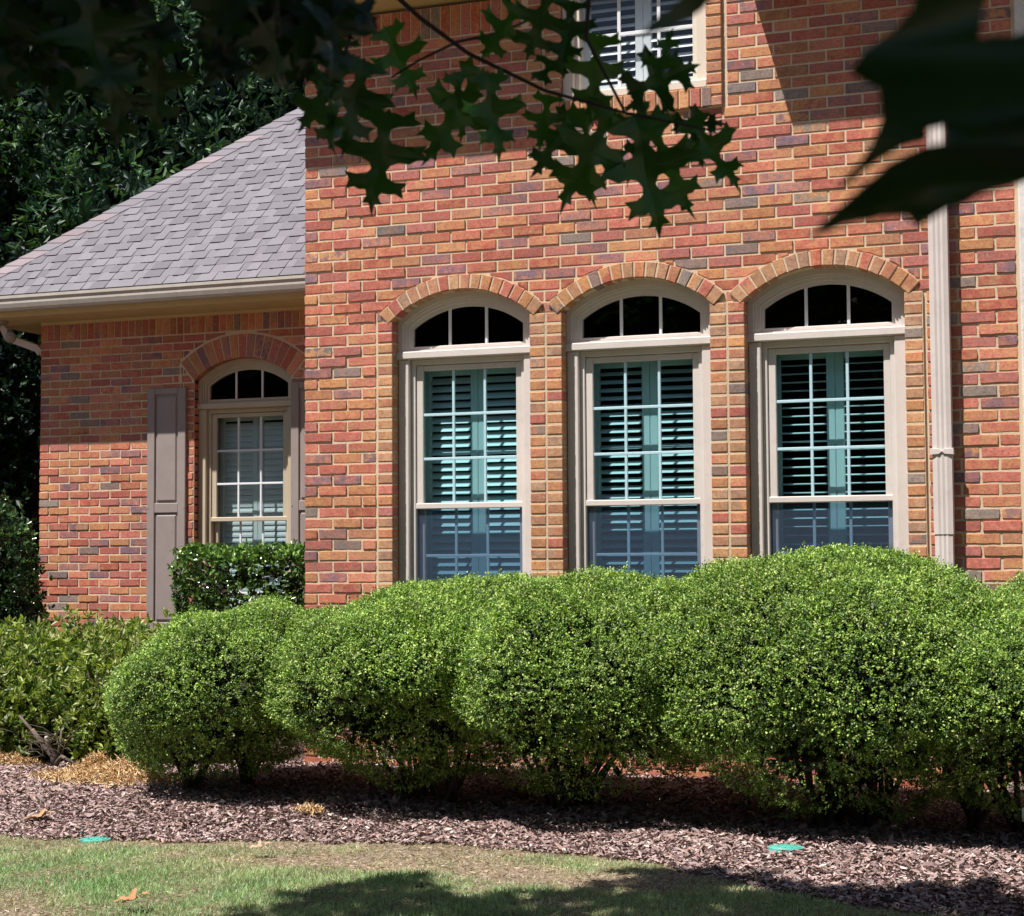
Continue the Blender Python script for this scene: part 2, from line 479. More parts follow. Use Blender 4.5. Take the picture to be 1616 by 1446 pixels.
# ------------------------------------------------------------------ house
house = thing("brick_house", (2.2, 3, 0), "red and orange brick house with arched taupe windows behind a clipped hedge", "house")
WX = [.617, 1.734, 2.852]
WZB = 9 * CZ
holes = []; cutouts = []
for x in WX:
    xc = x + OPW / 2
    holes.append((x, x + OPW, WZB, 2.79, (xc, ARC['ri'], ARC['zc'], 2.78)))
UW = (1.734, 2.646, 4.05, 5.62, None)
def field_holes(main=True):
    H = []
    for i, x in enumerate(WX):
        xc = x + OPW / 2
        l = x - .108; r = x + OPW + .108
        H.append((l, r, WZB, 2.772, None))
        H.append((l, r, 2.772, 2.7721, (xc, ARC['ro'], ARC['zc'], 2.70, .522)))
    H.append((1.734 - .108, 2.646 + .108, 3.93, 5.62, None))
    return H
mb = MB()
TOPZ = 67 * CZ
fh = field_holes()
brick_field(mb, 0, 4.37, 0, TOPZ, fh, rm, None)
# gable field between the two eaves
brick_field(mb, 1.53, 2.87, TOPZ, 6.7, fh, rm, None, cheap=True)
# soldier courses under the eaves
for (a, b) in ((0, 1.53), (2.87, 4.37)):
    x = a
    while x + .0677 < b + .02:
        c1, c2 = brick_tint(rm); mb.prism([(x, TOPZ + .005), (x + .058, TOPZ + .005), (x + .058, TOPZ + .197), (x, TOPZ + .197)], rm.uniform(-.005, -.002), .09, .003, c=c1, c2=c2)
        x += .0677
# projecting header surrounds and arches
PRO = -.020
for i, x in enumerate(WX):
    for s in (0, 1):
        xa, xb = (x - .098, x) if s == 0 else (x + OPW, x + OPW + .098)
        if i > 0 and s == 0: xa = x - .097
        if i < 2 and s == 1: xb = x + OPW + .097
        for k in range(9, 41):
            c1, c2 = brick_tint(rm, True)
            e = rm.uniform(-.002, .002)
            mb.prism([(xa, k * CZ + MJ / 2), (xb, k * CZ + MJ / 2), (xb, (k + 1) * CZ - MJ / 2), (xa, (k + 1) * CZ - MJ / 2)], PRO + e, .105, .004, c=c1, c2=c2)
    xc = x + OPW / 2; zc = ARC['zc']; am = math.asin(.456 / ARC['ri']) + .05
    nb = 16
    for k in range(nb):
        a0 = -am + 2 * am * k / nb; a1 = -am + 2 * am * (k + 1) / nb
        g = .0055 / .74
        a0 += g; a1 -= g; c1, c2 = brick_tint(rm, True)
        ri, ro = ARC['ri'] + rm.uniform(-.002, .002), ARC['ro'] + rm.uniform(-.002, .002)
        P = [(xc + ri * math.sin(a0), zc + ri * math.cos(a0)), (xc + ri * math.sin(a1), zc + ri * math.cos(a1)),
             (xc + ro * math.sin(a1), zc + ro * math.cos(a1)), (xc + ro * math.sin(a0), zc + ro * math.cos(a0))]
        mb.prism(P, PRO - .003 + rm.uniform(-.002, .002), .105, .004, c=c1, c2=c2)
    # mortar between the header bricks
    for s in (0, 1):
        xa, xb = (x - .101, x - .004) if s == 0 else (x + OPW + .004, x + OPW + .101)
        mb.box(xa, xb, PRO + .004, .104, 9 * CZ, 41 * CZ - .004, mi=1)
    for k in range(24):
        a0 = -am + 2 * am * k / 24; a1 = -am + 2 * am * (k + 1) / 24
        ri, ro = ARC['ri'] + .004, ARC['ro'] - .004
        vs = []
        for yy in (PRO + .0025, .104):
            for r_, a_ in ((ri, a0), (ri, a1), (ro, a1), (ro, a0)):
                vs.append((xc + r_ * math.sin(a_), yy, zc + r_ * math.cos(a_)))
        mb.add(vs, [(0, 1, 2, 3), (0, 4, 5, 1), (3, 2, 6, 7)], mi=1)
    # sloping rowlock sill below each window
    xx = x - .02
    while xx < x + OPW:
        c1, c2 = brick_tint(rm, True)
        mb.prism([(xx, WZB - .105), (xx + .058, WZB - .105), (xx + .058, WZB - .006), (xx, WZB - .006)], -.035, .1, .004, c=c1, c2=c2)
        xx += .0677
# mortar between paired jamb columns
for i in (0, 1):
    mb.box(WX[i] + OPW + .09, WX[i + 1] - .09, PRO + .005, .1, 9 * CZ, 41 * CZ - .006, mi=1)
# upper window surround
for s in (0, 1):
    xa, xb = (1.734 - .095, 1.734) if s == 0 else (2.646, 2.646 + .092)
    for k in range(58, 83):
        c1, c2 = ORG[k % 3]; e = rm.uniform(-.002, .002); g = rm.uniform(.9, 1.1); c1 = tuple(v * g for v in c1)
        mb.prism([(xa, k * CZ + MJ / 2), (xb, k * CZ + MJ / 2), (xb, (k + 1) * CZ - MJ / 2), (xa, (k + 1) * CZ - MJ / 2)], PRO * 1.3 + e, .105, .004, c=c1, c2=c2)
    mb.box(xa + .003, xb - .004, PRO, .10, 58 * CZ, 83 * CZ, mi=1)
xx = 1.738
while xx < 2.63:
    c1, c2 = brick_tint(rm, True)
    c1 = tuple(v * .9 + w_ * .1 for v, w_ in zip(c1, ORG[0][0]))
    mb.prism([(xx, 3.932), (xx + .059, 3.932), (xx + .059, 4.045), (xx, 4.045)], PRO * 1.5, .10, .005, c=c1, c2=c2)
    xx += .0677
mb.box(1.736, 2.644, PRO, .09, 3.934, 4.043, mi=1)
mortar_holes = holes + [UW]
mortar_sheet(mb, 0.004, 4.372, -.2, TOPZ + .2, [h for h in mortar_holes[:3]] + [(UW[0], UW[1], UW[2], TOPZ + .2, None)], None)
mortar_sheet(mb, 1.532, 2.868, TOPZ + .2, 6.7, [(UW[0], UW[1], TOPZ + .2, UW[3], None)], None)
mb.box(4.368, 4.392, .0, .2, 0, 4.75, mi=1)
# side wall at x = 0 facing the wing
TS = lambda v: (v[1], v[0], v[2])
brick_field(mb, .1, 7, 0, 4.7, [], rm, TS, 1, True)
mb.box(.0065, .2, .26, 7, -.2, 4.74, mi=1)
mb.v = [tuple(v) for v in mb.v]
mb.build("wall", [M['brick'], M['mortar']], house)

# wall right of the pilaster
mb = MB()
TR = None
rm2 = random.Random(11)
for k in range(0, 70):
    x = 4.775 + (.1016 if k % 2 else 0)
    if k % 2:
        c1, c2 = brick_tint(rm2); mb.prism([(4.775, k * CZ + .006), (4.866, k * CZ + .006), (4.866, (k + 1) * CZ - .006), (4.775, (k + 1) * CZ - .006)], -.003, .05, .003, c=c1, c2=c2)
    while x < 8.4:
        c1, c2 = brick_tint(rm2)
        mb.prism([(x, k * CZ + .006), (x + .191, k * CZ + .006), (x + .191, (k + 1) * CZ - .006), (x, (k + 1) * CZ - .006)], rm2.uniform(-.005, -.001), .05, .003, c=c1, c2=c2)
        x += BL
mb.box(4.76, 8.5, .0014, .25, -.2, 4.75, mi=1)
o = mb.build("wall", [M['brick'], M['mortar']], house)
mb = MB(); mb.cbox(4.392, 4.77, -.03, .2, 0, 4.74, .008)
mb.build("pilaster", M['pil'], house)

# ---- wing
WY = 2.75; WL = -3.985
TW = lambda v: (v[0], v[1] + WY, v[2])
wx = -2.467
wholes = [(wx, wx + OPW, WZB, 2.79, (wx + OPW / 2, ARC['ri'], ARC['zc'] + .012, 2.79))]
mb = MB()
WTOP = 47 * CZ
H = [(wx, wx + OPW, WZB, 2.76, None), (wx, wx + OPW, 2.76, 2.7601, (wx + OPW / 2, .696 + .203, ARC['zc'] + .012, 2.60, .592))]
rm3 = random.Random(5)
# in the arch zone the field stops at the soldier ring
brick_field(mb, WL, 0, 0, WTOP + .001, H, rm3, TW)
x = WL
while x < -.06:
    c1, c2 = brick_tint(rm3); mb.prism([(x, WTOP + .008), (x + .058, WTOP + .008), (x + .058, WTOP + .2), (x, WTOP + .2)], rm3.uniform(-.005, -.002), .09, .003, T=TW, c=c1, c2=c2)
    x += .0677
xc = wx + OPW / 2; zc = ARC['zc'] + .012; am = math.asin(.456 / .696)
nb = 15
for k in range(nb):
    a0 = -am + 2 * am * k / nb + .007; a1 = -am + 2 * am * (k + 1) / nb - .007
    c1, c2 = brick_tint(rm3)
    ri, ro = .696, .890
    mb.prism([(xc + ri * math.sin(a0), zc + ri * math.cos(a0)), (xc + ri * math.sin(a1), zc + ri * math.cos(a1)),
              (xc + ro * math.sin(a1), zc + ro * math.cos(a1)), (xc + ro * math.sin(a0), zc + ro * math.cos(a0))], -.003 + rm3.uniform(-.002, .001), .105, .003, T=TW, c=c1, c2=c2)
for s in (0, 1):
    xa, xb = (wx - .1, wx) if s == 0 else (wx + OPW, wx + OPW + .1)
    for k in range(9, 41):
        c1, c2 = brick_tint(rm3)
        mb.prism([(xa if s else xa + .07, k * CZ + MJ / 2), (xb if not s else xb - .07, k * CZ + MJ / 2), (xb if not s else xb - .07, (k + 1) * CZ - MJ / 2), (xa if s else xa + .07, (k + 1) * CZ - MJ / 2)], -.002, .105, .003, T=TW, c=c1, c2=c2)
mortar_sheet(mb, WL + .004, 0, -.2, 3.42, [(wx + .004, wx + OPW - .004, WZB, 2.79, (xc, .700, zc, 2.60))], TW)
TL = lambda v: (v[1] + WL, v[0] + WY, v[2])
brick_field(mb, .1, 6, 0, 3.4, [], rm3, TL, 1, True)
mb.box(WL + .0065, WL + .2, WY + .26, WY + 6, -.2, 3.4, mi=1)
mb.build("wall", [M['brick'], M['mortar']], house)

# ---- window builder -------------------------------------------------------
def ring(mb, xc, zc, r0, r1, half0, half1, y0, y1, zs0, zs1, n=28):
    """arched band between radius r0 (inner) and r1 (outer), cut at half widths, legs down to zs"""
    def curve(r, half, zs):
        a = math.asin(min(1, half / r)); P = [(xc - half, zs)]
        for i in range(n + 1):
            t = -a + 2 * a * i / n; P.append((xc + r * math.sin(t), zc + r * math.cos(t)))
        P.append((xc + half, zs)); return P
    A = curve(r0, half0, zs0); B = curve(r1, half1, zs1); m = len(A)
    vs = [(x, y0, z) for x, z in A] + [(x, y0, z) for x, z in B] + [(x, y1, z) for x, z in A] + [(x, y1, z) for x, z in B]
    fs = []
    for i in range(m - 1):
        fs += [(i, i + 1, m + i + 1, m + i), (i, 2 * m + i, 2 * m + i + 1, i + 1), (m + i, m + i + 1, 3 * m + i + 1, 3 * m + i)]
    mb.add(vs, fs)
def arc_pane(mb, xc, zc, r, half, z0, y, n=28, thick=.004):
    a = math.asin(half / r); P = [(xc - half, z0)] + [(xc + r * math.sin(-a + 2 * a * i / n), zc + r * math.cos(-a + 2 * a * i / n)) for i in range(n + 1)] + [(xc + half, z0)]
    m = len(P)
    mb.add([(p[0], y, p[1]) for p in P] + [(p[0], y + thick, p[1]) for p in P],
           [tuple(range(m)), tuple(range(2 * m - 1, m - 1, -1))] + [(i, (i + 1) % m, m + (i + 1) % m, m + i) for i in range(m)])
def louvers(mb, x0, x1, z0, z1, y, pitch, tilt, width=.06, thick=.009, bar=None):
    z = z0 + pitch * .6
    ct, st = math.cos(tilt), math.sin(tilt)
    while z < z1 - pitch * .3:
        prof = [(-.5, 0), (-.25, .5), (.25, .5), (.5, 0), (.25, -.5), (-.25, -.5)]
        pts = []
        for u, v in prof:
            a, b = u * width, v * thick
            pts.append((y + a * ct - b * st, z + a * st + b * ct))   # tilt>0: outer edge low
        m = len(pts)
        mb.add([(x0, p[0], p[1]) for p in pts] + [(x1, p[0], p[1]) for p in pts],
               [tuple(range(m)), tuple(range(2 * m - 1, m - 1, -1))] + [(i, m + i, m + (i + 1) % m, (i + 1) % m) for i in range(m)])
        z += pitch
def make_window(x0, Y, dz, tilt, glass, mcasing, mframe, lunette=True, zb=None, ztop=None, screen=True, yo=0., lattr='louver', ppitch=.0497):
    T = lambda v: (v[0] + x0, v[1] + Y, v[2])
    hc = OPW / 2; zc = ARC['zc'] + dz
    C = MB()
    zbot = zb if zb is not None else WZB
    tb0, tb1 = (2.542 + dz, 2.590 + dz) if lunette else (ztop, ztop + .06)
    ins = .073
    for (a, b) in ((.001, ins), (OPW - ins, OPW - .001)):
        C.cbox(a, b, .070 + yo, .16, zbot, tb0, .005)
    # inner stop
    for (a, b) in ((ins, ins + .03), (OPW - ins - .03, OPW - ins)):
        C.cbox(a, b, .105 + yo, .17, zbot, tb0 - .0, .004)
    C.cbox(-.006 if lunette else 0, OPW + .006 if lunette else OPW, .052 + yo, .17, tb0, tb1, .006)
    C.cbox(ins, OPW - ins, .10 + yo, .17, tb0 - .035, tb0, .004)
    C.cbox(0, OPW, .04 + yo, .18, zbot, zbot + .055, .008)
    if lunette:
        ring(C, hc, zc, .660, .6955, .424, .4555, .070, .16, tb1, tb1)
        ring(C, hc, zc, .646, .660, .408, .424, .083, .16, tb1, tb1)
        ring(C, hc, zc, .626, .646, .388, .408, .094, .16, tb1, tb1)
        C.box(hc - .388, hc + .388, .094, .16, tb1, tb1 + .012)
    win = C.build("window", mcasing, house, T=T)
    S = MB()   # upper sash
    sx0, sx1 = ins + .031, OPW - ins - .029
    gx0, gx1 = sx0 + .046, sx1 - .040
    zt = tb0 - .037 if lunette else ztop - .035
    zg1 = zt - .036
    zr1, zr0 = (1.643 + dz, 1.606 + dz) if lunette else (zb + .80, zb + .765)
    if lunette:
        S.cbox(sx0, gx0, .118, .15, zr0, zt, .004); S.cbox(gx1, sx1, .118, .15, zr0, zt, .004)
        S.cbox(gx0, gx1, .1185, .15, zg1, zt, .004)
        S.cbox(sx0 - .02, sx1 + .02, .108, .15, zr0, zr1, .005)
        S.build("sash", mframe, win, T=T)
        G = MB(); G.box(gx0, gx1, .1335, .1375, zr1, zg1); G.build("pane", glass, win, T=T)
        U = MB()
        for f in (.327, .666): U.cbox(gx0 + (gx1 - gx0) * f - .0085, gx0 + (gx1 - gx0) * f + .0085, .1215, .133, zr1 + .001, zg1 - .001, .002)
        for f in (.333, .667):
            zz = zr1 + (zg1 - zr1) * f; U.cbox(gx0 + .0015, gx1 - .0015, .1208, .1325, zz - .0085, zz + .0085, .002)
        U.build("muntins", M['grid'] if glass is M['glass'] else M['white'], win, T=T)
        # lower sash, further in
        z0 = zbot + .055
        S = MB()
        S.cbox(sx0 + .004, gx0 - .006, .153, .185, z0, zr0 + .02, .004); S.cbox(gx1 + .006, sx1 - .004, .153, .185, z0, zr0 + .02, .004)
        S.cbox(gx0 - .006, gx1 + .006, .1535, .185, z0, z0 + .07, .004)
        S.build("sash", mframe, win, T=T)
        G = MB(); G.box(gx0 - .004, gx1 + .004, .1685, .1725, z0 + .07, zr0); G.build("pane", glass, win, T=T)
        U = MB()
        for f in (.327, .666): U.cbox(gx0 + (gx1 - gx0) * f - .0085, gx0 + (gx1 - gx0) * f + .0085, .157, .168, z0 + .072, zr0, .002)
        for f in (.333, .667):
            zz = z0 + .07 + (zr0 - z0 - .07) * f; U.cbox(gx0, gx1, .1563, .1675, zz - .0085, zz + .0085, .002)
        U.build("muntins", M['grid'] if glass is M['glass'] else M['white'], win, T=T)
        if screen:
            Q = MB(); Q.box(sx0 - .0, sx1 + .0, .1285, .1295, z0, zr0 - .002)
            Q.build("insect_screen", M['screen'], win, T=T)
        # lunette
        L = MB(); zl = tb1 + .034
        L.cbox(hc - .372, hc + .372, .106, .15, tb1 + .012, zl, .004)
        ring(L, hc, zc, .606, .626, .368, .388, .106, .15, tb1 + .012, tb1 + .012)
        L.build("lunette_sash", mframe, win, T=T)
        G = MB(); arc_pane(G, hc, zc, .612, .374, zl - .004, .130); G.build("pane", M['glass_dark'], win, T=T)
        for f in (.330, .665):
            U = MB(); xx = hc - .366 + .732 * f; U.cbox(xx - .009, xx + .009, .118, .1295, zl, arc_z(xx, hc, .609, zc), .003)
            U.build("muntin", M['white'], win, T=T)
        B = MB(); arc_pane(B, hc, zc, .69, .45, tb1 - .004, .26, thick=.01); B.build("room_dark_sheet", M['dark'], win, T=T)  # added black sheet paints in the darkness of the room behind
        lz0, lz1 = z0 + .04, zg1 + .05
        px0, px1 = gx0 - .05, gx1 + .05
    else:
        z0 = zbot + .0
        S.cbox(.06, .105, .055, .10, z0 + .045, ztop, .004); S.cbox(OPW - .075, OPW - .001, .03, .10, z0 + .045, ztop, .004)
        S.cbox(.06, OPW - .001, .028, .10, z0, z0 + .058, .005); S.cbox(.10, OPW - .07, .06, .10, z0 + .80, z0 + .84, .004)
        S.build("sash", mframe, win, T=T)
        gx0, gx1 = .105, OPW - .075
        G = MB(); G.box(gx0, gx1, .082, .086, z0 + .058, z0 + .80); G.box(gx0, gx1, .088, .092, z0 + .84, ztop - .04); G.build("pane", glass, win, T=T)
        U = MB()
        for f in (.335, .675): U.cbox(gx0 + (gx1 - gx0) * f - .0105, gx0 + (gx1 - gx0) * f + .0105, .070, .081, z0 + .059, ztop - .04, .002)
        for zz in (z0 + .40, z0 + 1.15): U.cbox(gx0, gx1, .0695, .0815, zz - .011, zz + .011, .002)
        U.build("muntins", M['grid'] if glass is M['glass'] else M['white'], win, T=T)
        lz0, lz1 = z0 + .03, ztop - .05
        px0, px1 = gx0 - .01, gx1 + .01
    # interior plantation shutters: two leaves
    ys = .24 if lunette else .14
    mid = (px0 + px1) / 2 + .01
    for (a, b) in ((px0, mid - .001), (mid + .001, px1)):
        P = MB(); st = .05
        P.cbox(a, a + st, ys, ys + .03, lz0, lz1, .004); P.cbox(b - st, b, ys, ys + .03, lz0, lz1, .004)
        P.cbox(a + st, b - st, ys + .001, ys + .03, lz1 - .07, lz1, .004); P.cbox(a + st, b - st, ys + .001, ys + .03, lz0, lz0 + .09, .004)
        louvers(P, a + st + .001, b - st - .001, lz0 + .09, lz1 - .07, ys + .016, ppitch, tilt)
        P.build("plantation_shutter", M[lattr], win, T=T)
    return win
tilts = [.78, .52, .12]
for x, t in zip(WX, tilts):
    make_window(x, 0, 0, t, M['glass'], M['trim'], M['trim'])
make_window(wx, WY, .012, 1.30, M['glass_side'], M['cream'], M['cream'], screen=False)
make_window(1.734, 0, 0, .66, M['glass_up'], M['upframe'], M['upframe'], lunette=False, zb=4.05, ztop=5.60, yo=-.045, ppitch=.054)

# closed rooms behind the windows
def room(x0, x1, y0, y1, z0, z1, t=.05):
    R = MB()
    R.box(x0, x1, y1, y1 + t, z0, z1); R.box(x0 - t, x0, y0, y1, z0, z1); R.box(x1, x1 + t, y0, y1, z0, z1)
    R.box(x0 - t, x1 + t, y0, y1 + t, z0 - t, z0); R.box(x0 - t, x1 + t, y0, y1 + t, z1, z1 + t)
    return R.build("room", M['room'], house)
room(.3, 4.3, .262, 4.2, .1, 3.35)
room(.3, 4.3, .262, 4.2, 3.6, 6.4)
room(-3.7, -.3, WY + .262, WY + 3.5, .1, 3.3)

# ---- exterior shutters on the wing
def shutter(x0, x1):
    S = MB(); y0 = WY - .035; z0, z1 = .697, 2.737
    a, b = x0 + .072, x1 - .072
    S.cbox(x0, a, y0, WY - .004, z0, z1, .004); S.cbox(b, x1, y0, WY - .004, z0, z1, .004)
    for (p, q) in ((z0, z0 + .09), (1.695, 1.775), (z1 - .055, z1)): S.cbox(a, b, y0 + .0015, WY - .004, p, q, .004)
    for (p, q) in ((z0 + .09, 1.695), (1.775, z1 - .055)):
        S.box(a, b, y0 + .016, WY - .005, p, q)
        S.prism([(a + .014, p + .014), (b - .014, p + .014), (b - .014, q - .014), (a + .014, q - .014)], y0 + .004, y0 + .02, .013)
    for (u, v) in ((x0 + .012, z1 - .10), (x1 - .012, z1 - .10), (x0 + .012, 1.735), (x1 - .012, 1.735)):
        S.tube([(u, y0 - .003, v), (u, y0 + .004, v)], .006, 8)
    S.build("exterior_shutter", M['shutter'], house)
shutter(-2.895, -2.527); shutter(-1.545, -1.175)

# ---- wing roof
PITCH = .885; YE = 2.215; XE = WL - (WY - YE) - .03; ZE = 3.515; ROOFW = 0.0
sl = math.sqrt(1 + PITCH * PITCH); ex = .120
def shingle_plane(mb, T, hipfn, x_end, n, seed, flat=False):
    r = random.Random(seed)
    base = [(hipfn(0), 0), (x_end, 0), (x_end, n * ex), (min(hipfn(n * ex), x_end), n * ex)]
    mb.add([T(a, s, -.012) for a, s in base], [(0, 1, 2, 3)], c=(.07, .068, .075))
    def tone(): 
        g = r.choice((.86, .95, 1.0, 1.0, 1.06, 1.13)) * r.uniform(.96, 1.04)
        return (.200 * g, .188 * g, .213 * g)
    def piece(x0, x1, s0, s1, h):
        P = []
        for (a, s) in ((x0, s0), (x1, s0), (x1, s1), (x0, s1)):
            P.append((min(max(a, hipfn(s)), x_end), s))
        if max(p[0] for p in P) - min(p[0] for p in P) < .004: return
        hi = [h, h, h * .35, h * .35]
        vs = [T(a, s, hh) for (a, s), hh in zip(P, hi)] + [T(a, s, -.01) for (a, s) in P[:2]] + [T(a, s, -.01) for (a, s) in P[2:]]
        mb.add(vs, [(0, 1, 2, 3), (0, 3, 7, 4), (1, 5, 6, 2)], c=tone()); mb.add(vs, [(0, 4, 5, 1)], c=(.03, .03, .04) if h > .008 else (.12, .115, .14))
    for i in range(n):
        s0, s1 = i * ex, (i + 1) * ex + .012
        x = hipfn(s0) - .2 - r.uniform(0, .3); up = r.random() < .5
        while x < x_end:
            wd = r.uniform(.07, .13) if not up else r.uniform(.08, .16)
            piece(x, x + wd - .0012, s0 + (0.000 if up else .012), s1, .011 if up else .004)
            x += wd; up = not up
def Tfront(x, s, h): return (x, YE + s / sl - h * PITCH / sl, ZE + s * PITCH / sl + h / sl)
def Tleft(a, s, h): return (XE + s / sl - h * PITCH / sl, -a, ZE + s * PITCH / sl + h / sl)
mb = MB()
n = 38
shingle_plane(mb, Tfront, lambda s: XE + s / sl, -.004, n, 1)
shingle_plane(mb, Tleft, lambda s: -9.0, -YE, 2, 2)
# left slope: clipped at the hip on its near end
mbl = MB()
def left_plane():
    r = random.Random(4)
    for i in range(n):
        s0, s1 = i * ex, (i + 1) * ex + .012; y0 = YE + s0 / sl
        y = y0
        while y < 9:
            wd = r.uniform(.12, .3); g = r.uniform(.85, 1.15)
            ya, yb = max(y, y0), y + wd - .003
            vs = [Tleft(-ya, s0, .01), Tleft(-yb, s0, .01), Tleft(-yb, s1, .003), Tleft(-max(ya, YE + s1 / sl), s1, .003)]
            mbl.add(vs, [(0, 1, 2, 3)], c=(.345 * g, .325 * g, .375 * g)); y += wd
left_plane()
mb.add(mbl.v, mbl.f, c=(.34, .32, .37))
# underside closes the attic
roof = mb.build("roof", M['shingle'], house)
# hip cap shingles
mb = MB(); r = random.Random(8); L = 0
hd = Vector((1 / sl, 1 / sl, PITCH / sl)); hl = hd.length; hd.normalize()
k = 0
while k * .14 < n * ex * hl:
    t0, t1 = k * .14, k * .14 + .16; g = r.uniform(.9, 1.12); cc = (.27 * g, .225 * g, .245 * g) if r.random() < .5 else (.23 * g, .215 * g, .24 * g)
    def P(t, off, h):
        p = Vector((XE, YE, ZE)) + hd * t
        if off > 0: q = Vector((1, 0, 0))
        else: q = Vector((0, 1, 0))
        return tuple(p + q * abs(off) + Vector((-.2, -.2, 1)).normalized() * h)
    w_ = .17
    vs = [P(t0, w_, .016), P(t0, 0, .028), P(t0, -w_, .016), P(t1, -w_, .008), P(t1, 0, .018), P(t1, w_, .008), P(t0, w_, .0), P(t0, 0, .012), P(t0, -w_, 0)]
    mb.add(vs, [(0, 1, 4, 5), (1, 2, 3, 4), (0, 6, 7, 1), (1, 7, 8, 2), (0, 5, 6)], c=cc)
    k += 1
mb.build("hip_cap", M['shingle'], roof)

# ---- gutters, fascia, soffits
def gutter(x0, x1, y, z0, z1, axis='x', sgn=-1, nm="gutter"):
    """K-style profile; outer lip at y"""
    h = z1 - z0
    prof = [(.115, h), (.115, 0), (.035, 0), (.030, .012), (.024, .020), (.012, h * .45), (.012, h * .62), (.002, h * .78), (0, h * .80), (0, h), (.010, h), (.010, h - .006), (.10, h - .03)]
    mb = MB(); m = len(prof)
    def P(u, a, z):
        return (u, y + a, z0 + z) if axis == 'x' else (y + a, u, z0 + z)
    mb.add([P(x0, a, z) for a, z in prof] + [P(x1, a, z) for a, z in prof],
           [(i, (i + 1) % m, m + (i + 1) % m, m + i) for i in range(m)] + [tuple(range(m)), tuple(range(2 * m - 1, m - 1, -1))])
    return mb.build(nm, M['gutter'], house)
gutter(XE + .005, -.003, 2.195, 3.392, 3.512)
gutter(2.2, 8.5, XE - .02, 3.392, 3.512, 'y')
mb = MB()
mb.box(XE + .13, -.003, 2.312, WY + .1, 3.352, 3.372); mb.box(XE + .12, WL + .05, WY + .1, 8.5, 3.352, 3.372)
mb.box(XE + .12, -.003, 2.311, 2.33, 3.35, 3.53); mb.box(XE + .10, XE + .12, 2.311, 8.5, 3.35, 3.53)
mb.box(WL + .01, -.003, WY - .02, WY - .002, 3.325, 3.351)
mb.build("soffit", M['soffit'], house)

# main eaves on both sides of the gable
ES = 4.76
def eave(x0, x1, leftend):
    mb = MB()
    mb.box(x0, x1, -.36, .1, ES, ES + .02)
    mb.box(x0, x1, -.375, -.358, ES - .005, ES + .17)
    if leftend: mb.box(x0 + .001, .1, .1, 8, ES, ES + .02); mb.box(x0 - .014, x0, -.375, 8, ES - .012, ES + .17)
    mb.build("soffit", M['soffit'], house)
    # roof slab above
    mb = MB(); z0 = ES + .17
    vs = [(x0, -.49, z0), (x1, -.49, z0), (x1, 3.0, z0 + 3.1), (x0, 3.0, z0 + 3.1)]
    if leftend: vs = [(x0 - .1, -.49, z0), (x1, -.49, z0), (x1, 3.0, z0 + 3.1), (x0 + 3.39, 3.0, z0 + 3.1)]
    vs += [(a, b, c - .03) for a, b, c in vs]
    mb.add(vs, [(0, 1, 2, 3), (7, 6, 5, 4), (0, 4, 5, 1), (1, 5, 6, 2), (2, 6, 7, 3), (3, 7, 4, 0)], c=(.33, .31, .36))
    if leftend:
        mb.add([(x0 - .1, -.49, z0), (x0 + 3.39, 3.0, z0 + 3.1), (x0 + 3.39, 9, z0 + 3.1), (x0 - .1, 9, z0)], [(0, 3, 2, 1)], c=(.33, .31, .36))
    mb.build("roof", M['shingle'], house)
eave(-.25, 1.53, True); eave(2.87, 8.5, False)
gutter(-.26, 1.525, -.49, 4.735, 4.86); gutter(2.875, 8.5, -.49, 4.735, 4.86)
# gable roof over the upper window
mb = MB(); pk = (2.2, 6.9)
for (xa, sg) in ((1.50, -1), (2.90, 1)):
    for yy in ((-.11, 2.2),):
        a = (xa, yy[0], 4.98); b = (pk[0], yy[0], pk[1] + .12)
        vs = [a, b, (b[0], yy[1], b[2]), (a[0], yy[1], a[2])]
        vs += [(v[0], v[1], v[2] - .06) for v in vs]
        mb.add(vs, [(0, 1, 2, 3), (7, 6, 5, 4), (0, 4, 5, 1), (1, 5, 6, 2), (2, 6, 7, 3), (3, 7, 4, 0)], c=(.33, .31, .36))
mb.build("roof", M['shingle'], house)

# ---- downspout on the front wall (kept as a part of the house)
mb = MB()
def spout(mb, x0, x1, y0, y1, z0, z1):
    n = 9; P = []
    for i in range(n):
        f = i / (n - 1); x = x0 + (x1 - x0) * f
        P.append((x, y0 + (.0035 if i % 2 else 0) + (.006 if i in (0, n - 1) else 0)))
    P += [(x1, y1), (x0, y1)]
    m = len(P)
    mb.add([(a, b, z0) for a, b in P] + [(a, b, z1) for a, b in P],
           [(i, (i + 1) % m, m + (i + 1) % m, m + i) for i in range(m)] + [tuple(range(m)), tuple(range(2 * m - 1, m - 1, -1))])
SX0, SX1 = 3.913, 4.017
spout(mb, SX0, SX1, -.105, -.022, 1.413, 4.45)
spout(mb, SX0 + .004, SX1 - .004, -.101, -.026, .25, 1.414)
